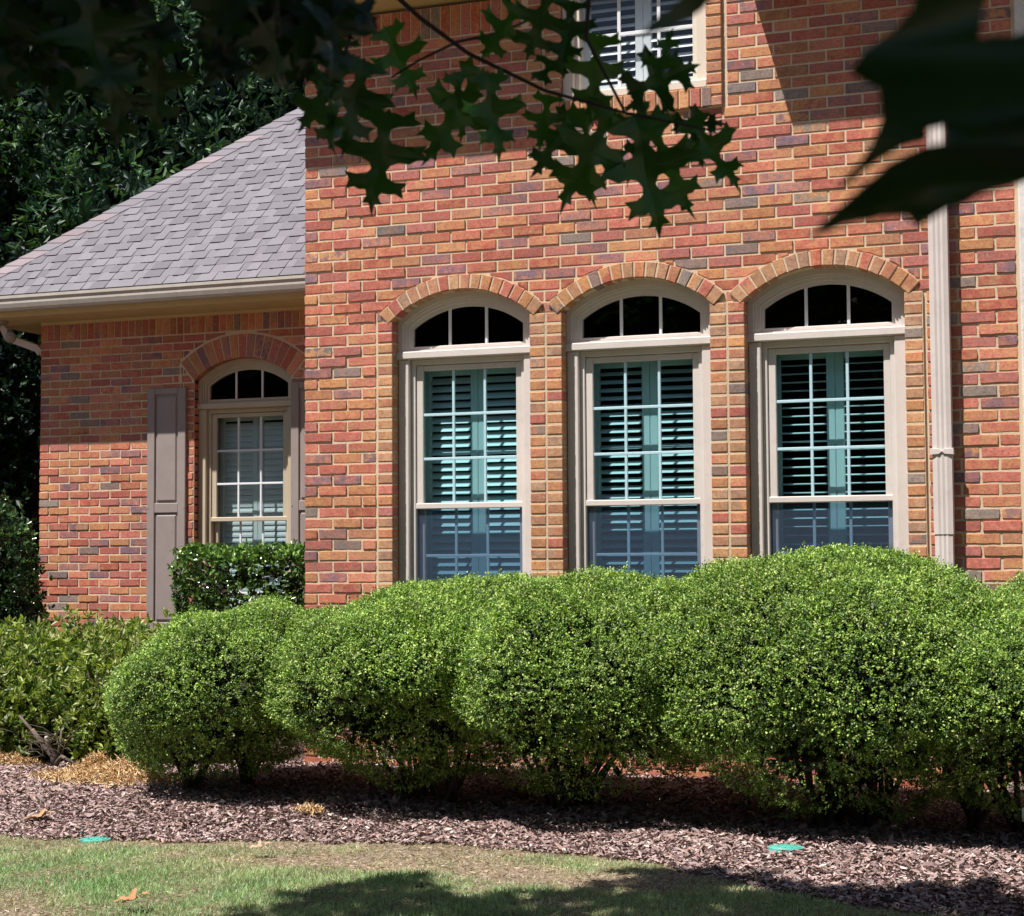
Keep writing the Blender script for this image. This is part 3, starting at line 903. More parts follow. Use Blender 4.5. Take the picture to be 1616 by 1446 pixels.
# offset up to the gutter
mb.add([(SX0, -.105, 4.45), (SX1, -.105, 4.45), (SX1, -.022, 4.45), (SX0, -.022, 4.45), (SX0, -.44, 4.74), (SX1, -.44, 4.74), (SX1, -.37, 4.74), (SX0, -.37, 4.74)],
       [(0, 1, 5, 4), (1, 2, 6, 5), (2, 3, 7, 6), (3, 0, 4, 7)])
ds = mb.build("downspout", M['spout'], house)
mb = MB()
zb_ = 1.86
mb.prism([(SX0 - .012, zb_ - .012), (SX0 + .035, zb_ - .008), (SX0 + .052, zb_ + .006), (SX0 + .069, zb_ - .008), (SX1 + .012, zb_ - .012), (SX1 + .012, zb_ + .024), (SX0 + .07, zb_ + .022), (SX0 + .052, zb_ + .010), (SX0 + .034, zb_ + .022), (SX0 - .012, zb_ + .024)], -.112, -.104, .002)
mb.box(SX0 - .006, SX0 - .0005, -.108, 0, zb_ - .01, zb_ + .02); mb.box(SX1 + .0005, SX1 + .006, -.108, 0, zb_ - .01, zb_ + .02)
mb.build("strap", M['spout'], ds)

# ---- downspout elbow at the wing corner
mb = MB()
def rectpath(mb, pts, w=.085, d=.06):
    pts = [Vector(p) for p in pts]; vs = []
    for i, p in enumerate(pts):
        t = (pts[min(i + 1, len(pts) - 1)] - pts[max(i - 1, 0)]).normalized()
        b = Vector((0, 1, 0)); a = b.cross(t).normalized()
        for u, v in ((-1, -1), (1, -1), (1, 1), (-1, 1)): vs.append(tuple(p + a * u * d / 2 + b * v * w / 2))
    fs = []
    for i in range(len(pts) - 1):
        for j in range(4): fs.append((i * 4 + j, i * 4 + (j + 1) % 4, i * 4 + 4 + (j + 1) % 4, i * 4 + 4 + j))
    mb.add(vs, fs + [(3, 2, 1, 0), tuple(range(len(vs) - 4, len(vs)))])
cy = WY + .07
rectpath(mb, [(WL - .42, cy, 3.44), (WL - .42, cy, 3.33), (WL - .38, cy, 3.25), (WL - .07, cy, 3.14), (WL - .035, cy, 3.10)])
rectpath(mb, [(WL - .035, cy, 3.12), (WL - .013, cy + .02, 3.05), (WL - .013, cy + .02, .2)], .085, .024)
mb.build("downspout", M['spout'], house)

# ---- twin flood lamp under the wing eave corner
fx, fy, fz = WL - .22, WY - .25, 3.352
mb = MB(); mb.tube([(fx, fy, fz), (fx, fy, fz - .03)], .055, 14); mb.tube([(fx - .02, fy, fz - .03), (fx - .10, fy - .02, fz - .10)], .010, 8)
mb.tube([(fx + .02, fy, fz - .03), (fx + .08, fy - .02, fz - .09)], .010, 8)
fl = mb.build("flood_light", M['metal'], house)
for sx, tip in ((-1, (-.14, -.03, -.24)), (1, (.15, -.08, -.17))):
    mb = MB(); a = Vector((fx + sx * .10, fy - .02, fz - .10)); b = Vector((fx, fy, fz)) + Vector(tip)
    pts = [a.lerp(b, t) for t in (0, .25, .5, .8, 1)]
    mb.tube([tuple(p) for p in pts], [.018, .022, .038, .05, .045], 14); mb.build("lamp_holder", M['metal'], fl, smooth=True)
    mb = MB(); d = (b - a).normalized(); mb.tube([tuple(b - d * .005), tuple(b + d * .012), tuple(b + d * .02)], [.046, .036, .012], 14)
    mb.build("lamp_lens", M['bulb'] if sx < 0 else M['metal'], fl, smooth=True)

# ------------------------------------------------------------------ ground
def gz(x, y):
    return -.02 + .012 * np.sin(x * 1.3 + y * .7) + .010 * np.sin(x * .6 - y * 1.9)
EDX = [-40, -4, -1, .0, .57, 1.13, 1.76, 2.35, 3.03, 3.33, 3.63, 4.11, 4.62, 6, 40]
EDY = [-2.6, -2.55, -2.55, -2.56, -2.45, -2.32, -2.24, -2.28, -2.50, -2.70, -2.98, -3.12, -3.26, -3.3, -3.4]
def edge_y(x): return np.interp(x, EDX, EDY) + .02 * np.sin(np.asarray(x) * 31.) + .03 * np.sin(np.asarray(x) * 7.3) + .02 * np.sin(np.asarray(x) * 17.1)
xs = np.concatenate([[-250, -80, -25], np.arange(-12, 14.01, .25), [25, 80, 250]])
ys = np.concatenate([[-250, -80, -35], np.arange(-16, 4.01, .25), [8, 20, 60, 250]])
gx, gy = np.meshgrid(xs, ys); g_z = gz(gx, gy) - .03
V = np.stack([gx, gy, g_z], -1).reshape(-1, 3); nx = len(xs)
F = np.array([[j * nx + i, j * nx + i + 1, (j + 1) * nx + i + 1, (j + 1) * nx + i] for j in range(len(ys) - 1) for i in range(nx - 1)])
o = npmesh("ground", V, F, np.ones((len(F), 3)), M['ground']); o["kind"] = "structure"
# mulch bed sheet
bx = np.arange(-14, 12.01, .12); rows = 70; V = []
for j in range(rows + 1):
    t = j / rows
    e = edge_y(bx); yy = e + (2.9 - e) * t
    zz = gz(bx, yy) + .004 + .03 * min(1, t * 8) + .012 * np.sin(bx * 5 + yy * 3) * min(1, t * 8) * .6 - .03 * (1 - min(1, t * 8))
    V.append(np.stack([bx, yy, zz], -1))
V = np.concatenate(V); nx = len(bx)
F = np.array([[j * nx + i, j * nx + i + 1, (j + 1) * nx + i + 1, (j + 1) * nx + i] for j in range(rows) for i in range(nx - 1)])
# wing recess continues back
o = npmesh("mulch_bed_ground", V, F, np.ones((len(F), 3)), M['soil']); o["kind"] = "structure"
def bed_z(x, y):
    e = edge_y(x); t = np.clip((y - e) / (2.9 - e) * 8, 0, 1)
    return gz(x, y) + .004 + .03 * t + .012 * np.sin(x * 5 + y * 3) * t * .6 - .03 * (1 - t)
# bark chips
def chips(n, x0, x1, name):
    x = rng.uniform(x0, x1, n); e = edge_y(x); y = e - .03 + (rng.random(n) ** 1.25) * (.15 - e)
    k = np.minimum(np.hypot(x - 3.525, y + 2.22), np.hypot(x - .195, y + 2.57)) > .070; x, y, e = x[k], y[k], e[k]; n = len(x)
    z = bed_z(x, y) + rng.uniform(.0, .016, n)
    P = np.stack([x, y, z], -1)
    ang = rng.uniform(0, 2 * PI, n); N = np.stack([np.cos(ang), np.sin(ang) * .8, rng.normal(0, .32, n)], -1)
    up = np.tile([0, 0, 1.], (n, 1)) + .45 * rng.normal(size=(n, 3))
    size = rng.gamma(3.0, .0052, n).clip(.007, .045)
    k2 = rng.random(n) < .04; size[k2] = np.minimum(size[k2] * 1.8, .05)
    V_ = [(-.16, 0, 0), (.14, .02, 0), (.19, .45, .05), (.10, .97, 0), (-.11, 1.0, 0), (-.2, .5, .05)]
    F_ = [(0, 1, 2, 5), (5, 2, 3, 4)]
    base = np.array([[.42, .30, .285], [.30, .195, .185], [.54, .42, .40], [.11, .07, .065], [.47, .32, .27], [.68, .57, .53]])
    ci = rng.choice(6, n, p=[.28, .24, .17, .17, .09, .05]); tint = base[ci] * rng.uniform(.8, 1.2, (n, 1)); tint *= 1.08; tint[size > .03] *= .72
    o = npmesh(name, *scatter(P, N, size, V_, F_, tint, roll=up), M['chips']); o["kind"] = "stuff"
    o["label"] = "pinkish brown bark mulch spread in front of the hedge"; o["category"] = "mulch"
chips(240000, -3.2, 5.6, "bark_mulch")

# lawn blades
def lawn(n, x0, x1, y0, y1):
    x = rng.uniform(x0, x1, n); y = rng.uniform(y0, y1, n)
    y = y0 + (y1 - y0) * rng.random(n) ** .9
    e = edge_y(x) - .02 + .03 * rng.normal(size=n)
    k = y < e; x, y, e = x[k], y[k], e[k]
    P2 = np.stack([x, y, 0 * x], -1)
    bare = wob(P2 * np.array([1., 1.6, 1]), 2.6, 21) + .55 * np.exp(-((x - 1.75) / .75) ** 2 - ((y + 2.85) / .22) ** 2) * 2 \
        + .9 * np.exp(-((x - 2.95) / .45) ** 2 - ((y + 3.05) / .22) ** 2) * 2 + .5 * np.exp(-((e - y) / .12) ** 2)
    bare = bare + .45 * wob(P2, 13, 91, 2) + .25 * wob(P2, 41, 92, 2)
    keep = rng.random(len(x)) < np.clip(1.05 - .35 * np.clip(bare - .1, 0, 1.4), .6, 1)
    x, y, bare, e = x[keep], y[keep], bare[keep], e[keep]; m = len(x)
    P = np.stack([x, y, gz(x, y) - .034], -1)
    lean = rng.normal(0, .6, (m, 3)) * (1 + 1.2 * np.clip(bare, 0, 1))[:, None]; lean[:, 2] = 1.
    size = rng.uniform(.012, .034, m) * (1 + .35 * wob(np.stack([x, y, 0 * x], -1), 11, 44, 2)) * (1 - .35 * np.clip(bare, 0, 1))
    V_ = [(-.07, 0, 0), (.07, 0, 0), (.055, .55, .06), (-.055, .55, .06), (.0, 1., .22), (.005, 1., .22)]
    F_ = [(0, 1, 2, 3), (3, 2, 5, 4)]
    green = np.array([.42, .53, .29]); lush = np.array([.28, .47, .22]); straw = np.array([.74, .60, .48])
    f = np.clip(.16 + .42 * bare + .20 * rng.normal(size=m) + .18 * wob(np.stack([x, y, 0 * x], -1), 9, 77), 0, 1)[:, None]
    hue = (wob(np.stack([x, y, 0 * x], -1), 4, 5)[:, None] * .5 + .5).clip(0, 1)
    tint = (green * (1 - hue) + lush * hue) * (1 - f) + straw * f
    tint *= rng.uniform(.6, 1.35, (m, 1)) * (1 + .16 * wob(np.stack([x, y, 0 * x], -1), 16, 78, 2))[:, None]
    # short dry thatch lying flat between the blades
    q = 120000; tx = rng.uniform(x0, x1, q); ty = rng.uniform(y0, y1, q); tk = ty < edge_y(tx) + .02 * rng.normal(size=q); tx, ty = tx[tk], ty[tk]; q = len(tx)
    TP = np.stack([tx, ty, gz(tx, ty) - .028 + rng.uniform(0, .006, q)], -1)
    TN = rng.normal(size=(q, 3)) * np.array([1, 1, .28])
    TT = pick([(.52, .40, .31), (.68, .54, .43), (.36, .26, .20), (.22, .15, .11), (.40, .40, .24)], q) * rng.uniform(.7, 1.25, (q, 1))
    thatch = scatter(TP, TN, rng.uniform(.010, .030, q), [(v[0] * 1.3, v[1], v[2] * .4) for v in V_], F_, TT)
    o = npmesh("lawn_grass", *join([scatter(P, lean, size, V_, F_, tint), thatch]), M['grass']); o["kind"] = "stuff"
    o["label"] = "patchy pale green lawn with straw coloured bare spots"; o["category"] = "grass"
lawn(470000, -2.2, 6.2, -5.6, -2.1)

# ------------------------------------------------------------------ plants
BOXP = [(.215, .335, .058), (.145, .250, .048), (.285, .39, .08), (.065, .130, .034), (.39, .47, .15)]
BXW = [.30, .26, .2, .14, .10]
def mound(name, cx, cy, rx, ry, ztop, zmid, zlow, ncl, label, seed, skew=0., trunks=4, amp=.085, group=None, pwx=2.4, droop=0.):
    """clipped boxwood: dome above the waist (zmid), tucked-in skirt below"""
    root = thing(name, (cx, cy, 0.02), label, "hedge shrub", group)
    def surf(n):
        v = rng.uniform(-.95, 1, int(n * 1.45))   # v: -1 skirt bottom, 0 waist, 1 top
        v = v[rng.random(len(v)) < np.clip(.70 + .38 * v, .34, 1)]; n = len(v); u = rng.uniform(0, 2 * PI, n)
        phi = np.arccos(1 - np.clip(np.abs(v), 0, 1))                # more points to the side
        c = np.where(v >= 0, np.sin(np.arccos(np.abs(v) ** .9)), 1 - .72 * np.abs(v) ** 2.1)
        z = np.where(v >= 0, zmid + (ztop - zmid) * np.abs(v) ** .9, zmid + (zmid - zlow) * v)
        cu, su = np.cos(u), np.sin(u)
        q = (np.abs(cu) ** pwx + np.abs(su) ** pwx) ** (-1 / pwx)
        x = cx + rx * c * q * cu + skew * (z - zmid); y = cy + ry * c * q * su
        P = np.stack([x, y, z], -1)
        Nn = nrm(np.stack([cu * c / rx, su * c / ry, np.where(v >= 0, (z - zmid) / (ztop - zmid) ** 2, -.35 * np.abs(v) / .3)], -1))
        b = amp * wob(P, 4.2, seed) + amp * .5 * wob(P, 13, seed + 1, 2)
        return P + Nn * b[:, None], Nn, v
    parts = []
    for layer, frac, sh in ((0, 1.0, 0.), (1, .32, -.06), (2, .14, -.14)):
        n = int(ncl * frac)
        P, N, v = surf(n); n = len(v)
        P = P + N * (sh + rng.normal(0, .010, n) + np.where(rng.random(n) < .015, rng.uniform(.01, .04, n), 0))[:, None]
        gap = wob(P, 9, seed + 9, 2)
        keep = rng.random(n) < np.clip(.95 + (.55 + .45 * np.clip(.5 - v, 0, 1)) * gap - .42 * np.clip(-v, 0, 1), .15, 1)
        P, N, v = P[keep], N[keep], v[keep]; n = len(P)
        light = rng.uniform(.78, 1.24, (n, 1)) * (1 + .13 * wob(P, 5, seed + 3) + .12 * wob(P, 17, seed + 4, 2))[:, None]
        ct = pick(BOXP, n, BXW) * light * (1 if layer == 0 else .8)  # deeper layers darkened, interior shade put into the tint
        tipdir = nrm(N + .35 * rng.normal(size=(n, 3)) + np.array([0, 0, .35]))
        K = 8
        PP = np.repeat(P, K, 0) + np.repeat(tipdir, K, 0) * np.tile(np.linspace(-.022, .010, K), n)[:, None] + rng.normal(0, .0045, (n * K, 3))
        NN = np.repeat(tipdir, K, 0) * .75 + .85 * nrm(rng.normal(size=(n * K, 3)))
        CC = np.repeat(ct, K, 0) * rng.uniform(.8, 1.2, (n * K, 1))
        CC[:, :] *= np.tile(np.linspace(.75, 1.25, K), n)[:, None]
        parts.append(scatter(PP, NN, rng.uniform(.0088, .0155, n * K), LEAF_V, LEAF_F, CC, roll=np.repeat(N, K, 0) * .55 + np.array([-.10, -.10, .75]) + .33 * rng.normal(size=(n * K, 3))))
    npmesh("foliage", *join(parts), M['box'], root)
    # twiggy inside and stems
    tw = MB(); r = random.Random(seed)
    for t in range(trunks):
        tx = cx + r.uniform(-.5, .5) * rx * .75; ty = cy + r.uniform(-.25, .25) * ry
        for q in range(9):
            a = r.uniform(0, 2 * PI); sp = r.uniform(.3, .85)
            ex_, ey_ = cx + (tx - cx) * .6 + math.cos(a) * rx * sp * .75, cy + math.sin(a) * ry * sp * .75
            zt = zlow + (ztop - zlow) * r.uniform(.35, .7)
            p0 = (tx + r.uniform(-.03, .03), ty + r.uniform(-.03, .03), 0.0)
            p1 = (tx + (ex_ - tx) * .35 + r.uniform(-.03, .03), ty + (ey_ - ty) * .35, zt * .35)
            p2 = (tx + (ex_ - tx) * .7, ty + (ey_ - ty) * .7 + r.uniform(-.03, .03), zt * .7)
            p3 = (ex_, ey_, zt)
            tw.tube([p0, p1, p2, p3], [.017, .013, .009, .004], 6)
            for _ in range(4):
                f = r.uniform(.2, .9); b0 = Vector(p1).lerp(Vector(p3), f)
                b1 = b0 + Vector((r.uniform(-.16, .16), r.uniform(-.16, .16), r.uniform(.02, .18)))
                tw.tube([tuple(b0), tuple(b1)], [.005, .002], 5)
    tw.build("stems", M['twig'], root, smooth=True)
    # large inner leaves block the view; near-black tint stands for the shrub's inner shade
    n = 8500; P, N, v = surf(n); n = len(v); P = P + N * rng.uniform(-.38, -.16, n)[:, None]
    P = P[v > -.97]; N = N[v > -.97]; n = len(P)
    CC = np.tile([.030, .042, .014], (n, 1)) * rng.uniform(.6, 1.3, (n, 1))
    npmesh("inner_shade_leaves", *scatter(P, nrm(rng.normal(size=(n, 3))), rng.uniform(.06, .11, n), LEAF_V, LEAF_F, CC), M['box'], root)
    return root
G = "clipped boxwood mounds along the front wall"
mound("boxwood_shrub", .25, -1.20, .74, .76, 1.075, .60, .13, 19000, "leftmost clipped boxwood mound, low and slanting, beside the azalea and straw clumps", 31, skew=.42, trunks=2, group=G)
mound("boxwood_shrub", 1.42, -1.28, .80, .88, 1.185, .68, .15, 23000, "clipped boxwood mound below the left arched window, second from the left", 41, skew=.16, trunks=3, group=G)
mound("boxwood_shrub", 2.42, -1.30, .80, .92, 1.20, .68, .15, 23000, "clipped boxwood mound below the middle arched window", 51, skew=.05, trunks=3, group=G)
mound("boxwood_shrub", 3.58, -1.34, .96, .97, 1.295, .70, .08, 28000, "tallest clipped boxwood mound, below the right arched window and beside the downspout", 61, skew=0., trunks=4, group=G)
mound("boxwood_shrub", 4.52, -1.28, .80, .92, 1.14, .68, .08, 18000, "boxwood mound at the right edge of the picture with a shaded lower half", 71, skew=0., trunks=3, group=G)

def leafy_mass(root, centers, nper, size, pal, mat, tmpl=LEAF_V, seed=1, whorl=5, up=.4, inner=True, name="foliage", spread=.7, jit=.04):
    parts = []; inn = []
    for (cx, cy, cz, rx, ry, rz) in centers:
        n = nper
        d = nrm(rng.normal(size=(n, 3))); rad = rng.uniform(.80, 1.0, n) ** .5
        base = np.array([cx, cy, cz]); sc_ = np.array([rx, ry, rz])
        P = base + d * sc_ * rad[:, None]
        P = P + d * (.10 * min(rx, rz) * wob(P, 5 / max(rx, .3), seed))[:, None] + rng.normal(0, jit, (n, 3))
        P = P[P[:, 2] > .02]; d = nrm((P - base) / sc_ ** 2); n = len(P)
        tip = nrm(d + .4 * rng.normal(size=(n, 3)) + np.array([0, 0, up]))
        K = whorl
        PP = np.repeat(P, K, 0) + rng.normal(0, size * .15, (n * K, 3)); NN = np.repeat(tip, K, 0) * spread + nrm(rng.normal(size=(n * K, 3)))
        cc = pick(pal, n) * rng.uniform(.7, 1.3, (n, 1)); CC = np.repeat(cc, K, 0) * rng.uniform(.8, 1.2, (n * K, 1))
        parts.append(scatter(PP, NN, size * rng.uniform(.7, 1.2, n * K), tmpl, LEAF_F, CC))
        if inner:
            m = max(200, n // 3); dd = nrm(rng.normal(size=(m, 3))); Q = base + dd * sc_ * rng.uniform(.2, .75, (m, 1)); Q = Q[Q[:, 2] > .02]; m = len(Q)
            parts.append(scatter(Q, rng.normal(size=(m, 3)), size * 2.4 * rng.uniform(.8, 1.4, m), LEAF_V, LEAF_F, np.tile(np.array(pal[0]) * .5, (m, 1))))  # filler leaves at depth, tint darkened to stand for inner shade
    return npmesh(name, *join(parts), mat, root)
def stems(root, x, y, zt, n, r0, seed, mat, spread=.4, name="stems"):
    r = random.Random(seed); tw = MB()
    for _ in range(n):
        a = r.uniform(0, 2 * PI); q = r.uniform(.3, 1) * spread
        tw.tube([(x + r.uniform(-.05, .05), y + r.uniform(-.05, .05), 0), (x + math.cos(a) * q * .4, y + math.sin(a) * q * .4, zt * .45), (x + math.cos(a) * q, y + math.sin(a) * q, zt)], [r0, r0 * .75, r0 * .4], 7)
    return tw.build(name, mat, root, smooth=True)

# azaleas at the left
AZ = [(.25, .31, .075), (.18, .25, .06), (.31, .36, .11), (.11, .17, .045), (.37, .39, .15)]
az = thing("azalea_shrub", (-1.35, -.25, 0), "loose yellow green azalea with pointed leaf tips left of the boxwood mounds", "shrub", None)
leafy_mass(az, [(-1.20, -.15, .40, .50, .42, .40), (-1.75, .0, .44, .55, .45, .40), (-.92, .05, .36, .40, .40, .36), (-1.35, .15, .45, .60, .4, .40)], 1150, .052, AZ, M['azal'], LANC_V, 3, 7, .8, spread=.9, jit=.06)
stems(az, -1.35, -.2, .6, 10, .014, 4, M['twig'], .45)
az2 = thing("azalea_shrub", (-2.5, -.1, 0), "azalea at the left picture edge behind the pruned stump", "shrub")
leafy_mass(az2, [(-2.25, -.1, .42, .50, .45, .42), (-2.85, .0, .40, .5, .45, .42), (-2.0, -.42, .30, .36, .30, .30)], 1050, .052, AZ, M['azal'], LANC_V, 6, 7, .8, spread=.9, jit=.06)
stems(az2, -2.4, -.1, .6, 9, .014, 6, M['twig'], .45)

# square clipped holly hedge under the wing window
HP = [(.055, .115, .028), (.035, .08, .022), (.09, .17, .035), (.13, .22, .05)]
hh = thing("square_hedge", (-1.3, 2.05, 0), "square clipped glossy hedge under the wing window", "hedge")
def boxhedge(root, x0, x1, y0, y1, z0, z1, n, size, pal, mat):
    parts = []
    faces = [(0, (x1 - x0) * (z1 - z0)), (1, (x1 - x0) * (y1 - y0)), (2, (y1 - y0) * (z1 - z0)), (3, (y1 - y0) * (z1 - z0))]
    tot = sum(a for _, a in faces)
    for fi, a in faces:
        m = int(n * a / tot * (1.6 if fi == 1 else 1)); u, v = rng.random(m), rng.random(m)
        if fi == 0: P = np.stack([x0 + (x1 - x0) * u, y0 + 0 * u, z0 + (z1 - z0) * v], -1); N = np.tile([0, -1., .2], (m, 1))
        elif fi == 1: P = np.stack([x0 + (x1 - x0) * u, y0 + (y1 - y0) * v, z1 + 0 * u], -1); N = np.tile([0, -.1, 1.], (m, 1))
        else: P = np.stack([(x0 if fi == 2 else x1) + 0 * u, y0 + (y1 - y0) * u, z0 + (z1 - z0) * v], -1); N = np.tile([-1. if fi == 2 else 1., 0, .2], (m, 1))
        P += N * (.045 * wob(P, 8, 12))[:, None] + rng.normal(0, .022, (m, 3))
        keep = rng.random(m) < (1 if fi == 1 else .72) * np.clip(.9 + .5 * wob(P, 9, 3), .1, 1); P, N = P[keep], N[keep]; m = len(P)
        K = 4; tip = nrm(N + .6 * rng.normal(size=(m, 3)) + np.array([0, 0, .3]))
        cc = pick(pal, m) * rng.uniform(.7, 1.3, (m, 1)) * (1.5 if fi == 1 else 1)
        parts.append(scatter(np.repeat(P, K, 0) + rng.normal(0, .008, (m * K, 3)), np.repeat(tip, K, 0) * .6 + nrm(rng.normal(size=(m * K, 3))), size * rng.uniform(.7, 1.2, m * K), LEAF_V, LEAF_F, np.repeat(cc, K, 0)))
    m = 2500; Q = np.stack([rng.uniform(x0 + .06, x1 - .06, m), rng.uniform(y0 + .08, y1 - .05, m), rng.uniform(z0, z1 - .08, m)], -1)
    parts.append(scatter(Q, rng.normal(size=(m, 3)), .07 * rng.uniform(.8, 1.4, m), LEAF_V, LEAF_F, np.tile(np.array(pal[1]) * .5, (m, 1))))  # hedge filler, its inner shade painted into the darker leaf tint
    return parts
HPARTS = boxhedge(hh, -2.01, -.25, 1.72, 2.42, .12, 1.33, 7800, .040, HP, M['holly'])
# sprigs above the clipped top
P = np.array([[-1.97, 2.0, 1.36], [-1.88, 1.95, 1.37], [-1.52, 1.95, 1.38], [-1.40, 2.0, 1.38], [-1.25, 1.9, 1.37], [-1.15, 2.0, 1.36], [-.9, 2.0, 1.36]])
parts = HPARTS
for p in P:
    h = rng.uniform(.04, .13); K = 12
    PP = p + np.stack([rng.normal(0, .012, K), rng.normal(0, .012, K), np.linspace(0, h, K)], -1)
    parts.append(scatter(PP, rng.normal(size=(K, 3)) + np.array([0, 0, .8]), .045 * rng.uniform(.8, 1.2, K), LANC_V, LEAF_F, pick([(.16, .28, .06), (.2, .3, .08)], K)))
npmesh("foliage", *join(parts), M['holly'], hh)
for i, xx in enumerate((-1.9, -1.2, -.6)): stems(hh, xx, 2.05, 1.0, 5, .016, 20 + i, M['twig'], .22)

# round holly shrub at the left edge
hs = thing("holly_shrub", (-3.75, 1.75, 0), "dark glossy round holly shrub against the left corner of the wing", "shrub")
leafy_mass(hs, [(-3.86, 1.75, 1.05, .52, .50, .80), (-4.3, 1.8, 1.15, .7, .6, .85), (-3.75, 1.7, .55, .46, .46, .5)], 2100, .042, [(.03, .075, .03), (.02, .05, .022), (.05, .11, .04), (.08, .15, .04)], M['holly'], LEAF_V, 8, 4, .4)
stems(hs, -3.85, 1.8, 1.2, 8, .02, 9, M['twig'], .4)

# ------------------------------------------------------------------ background trees
def tree(name, x, y, h, cr, label, seed, nclump, nper, leaf, pal, group=None, zlow=.5, mat='wood', tr=.16):
    root = thing(name, (x, y, 0), label, "tree", group)
    r = random.Random(seed); tb = MB(); C = []
    pts = [(x + r.uniform(-.1, .1) * i, y + r.uniform(-.1, .1) * i, h * .85 * i / 5) for i in range(6)]
    tb.tube(pts, [tr * (1 - .16 * i) for i in range(6)], 10)
    for i in range(nclump):
        f = (i + .5) / nclump; z = zlow + (h - zlow) * f
        prof = cr * (math.sin(PI * min(1, f * .75 + .22)) ** .7)
        a = i * 2.4 + r.uniform(-.4, .4); q = prof * r.uniform(.35, .85)
        c = (x + math.cos(a) * q, y + math.sin(a) * q, z)
        s = prof * r.uniform(.42, .62) + .25
        C.append((*c, s, s, s * r.uniform(.6, .85)))
        b = Vector(pts[min(5, int(f * 4))]); tb.tube([tuple(b), tuple(b.lerp(Vector(c), .5) + Vector((0, 0, -.1))), c], [tr * .35, tr * .22, .02], 6)
    tb.build("trunk", M['bark'], root, smooth=True)
    leafy_mass(root, C, nper, leaf, pal, M[mat], LANC_V if r.random() < .4 else LEAF_V, seed, 4, -.2, name="crown", jit=.12)
    return root
WP = [(.022, .062, .034), (.012, .034, .021), (.038, .092, .042), (.07, .14, .05)]
DP = [(.012, .034, .018), (.008, .022, .013), (.02, .05, .022)]
GB = "dark evergreens behind the wing"
tree("evergreen_tree", -5.6, 7.8, 10.5, 2.6, "dark dense evergreen rising behind the wing roof near the hip", 101, 26, 1300, .12, WP, GB)
tree("evergreen_tree", -9.2, 8.6, 11.5, 3.0, "dark dense evergreen at the upper left picture edge", 102, 28, 1300, .12, WP, GB)
tree("evergreen_tree", -7.6, 5.2, 6.0, 1.7, "lower dark evergreen left of the wing corner, with foliage to the ground", 103, 20, 1000, .10, DP, GB, zlow=.2)
tree("evergreen_tree", -3.0, 12.0, 13.0, 2.8, "tall tree with paler sunlit leaves between the hip and the main roof", 104, 24, 1000, .13, [(.06, .13, .03), (.10, .18, .04), (.03, .07, .025)], GB, zlow=2)
tree("evergreen_tree", -8.5, 14.0, 14.0, 4.0, "largest dark tree filling the gap behind the other evergreens", 105, 26, 1100, .17, WP, GB, zlow=.5)
tree("evergreen_tree", -15.5, 14.0, 13.5, 4.2, "far dark tree beyond the left picture edge", 106, 22, 700, .2, WP, GB, zlow=.5)
tree("evergreen_tree", -5.9, 3.9, 3.6, 1.0, "small dark evergreen just left of the wing wall", 107, 14, 700, .08, DP, GB, zlow=.2, tr=.08)

# trees across the street, mirrored in the glass
for i, (tx, ty, th) in enumerate(((-22, -34, 11), (-14, -36, 13), (-6, -35, 10.5), (2, -37, 13), (10, -35, 12), (-30, -38, 14), (19, -36, 12))):
    tree("street_tree", tx, ty, th, 4.6, "tree across the street, mirrored in the house windows", 200 + i, 20, 420, .6, WP, "trees across the street", zlow=.8, tr=.3)

# ------------------------------------------------------------------ oak in the foreground
HALF = [(0, 0), (.025, .0), (.05, .06), (.16, .05), (.27, -.03), (.29, .06), (.38, .09), (.30, .14), (.17, .17), (.09, .22), (.07, .29), (.12, .35),
        (.26, .37), (.38, .35), (.50, .30), (.47, .39), (.57, .46), (.45, .48), (.36, .53), (.22, .52), (.12, .55), (.08, .61), (.11, .67), (.20, .70), (.35, .69),
        (.29, .76), (.33, .85), (.23, .82), (.16, .84), (.09, .83), (.07, .88), (.12, .95), (.04, .95), (0, 1.07)]
def oak_template():
    def dens(P):
        out = []
        for a, b in zip(P, P[1:]):
            out += [a, ((a[0] + b[0]) / 2, (a[1] + b[1]) / 2)]
        return out + [P[-1]]
    H_ = dens(HALF) + [(0, .9), (0, .75), (0, .6), (0, .45), (0, .3), (0, .15)]
    tri = tessellate_polygon([[Vector((a, b, 0)) for a, b in H_]])
    V = [(a, b, 0) for a, b in H_]; n = len(V)
    V += [(-a, b, 0) for a, b, _ in V]
    F = [tuple(t) for t in tri] + [tuple(n + i for i in reversed(t)) for t in tri]
    return np.array(V, float), F
OV, OF = oak_template()
OKP = [(.030, .085, .017), (.020, .060, .014), (.042, .110, .020)]
def oak_leaf(base, tipdir, normal, length, curl=.15, fold=.25, width=1., twist=0.):
    Y = nrm(np.asarray(tipdir, float)); Z = np.asarray(normal, float); Z = nrm(Z - Y * (Z @ Y)); X = np.cross(Y, Z)
    V = OV.copy(); x, y = V[:, 0] * width, V[:, 1]
    z = fold * np.abs(x) - curl * y * y + .05 * np.sin(y * 9 + x * 7) - .25 * x * x + twist * x * y
    W = np.asarray(base) + length * (x[:, None] * X + y[:, None] * Y + z[:, None] * Z)
    return W, np.array(OF), np.tile(np.array(OKP[rng.integers(3)]) * rng.uniform(.8, 1.2), (len(OF), 1))
oak = thing("oak_tree", (3.4, -12.6, 0), "oak with dark lobed leaves on twigs hanging into the top of the picture", "tree")
TB = MB()
TB.tube([(3.4, -12.6, -.05), (3.42, -12.55, .8), (3.5, -12.4, 2.2), (3.5, -12.2, 3.8), (3.6, -12.0, 6.0), (3.6, -11.9, 8.0)], [.34, .26, .22, .19, .13, .05], 14)
TB.build("trunk", M['bark'], oak, smooth=True)
LB = MB()
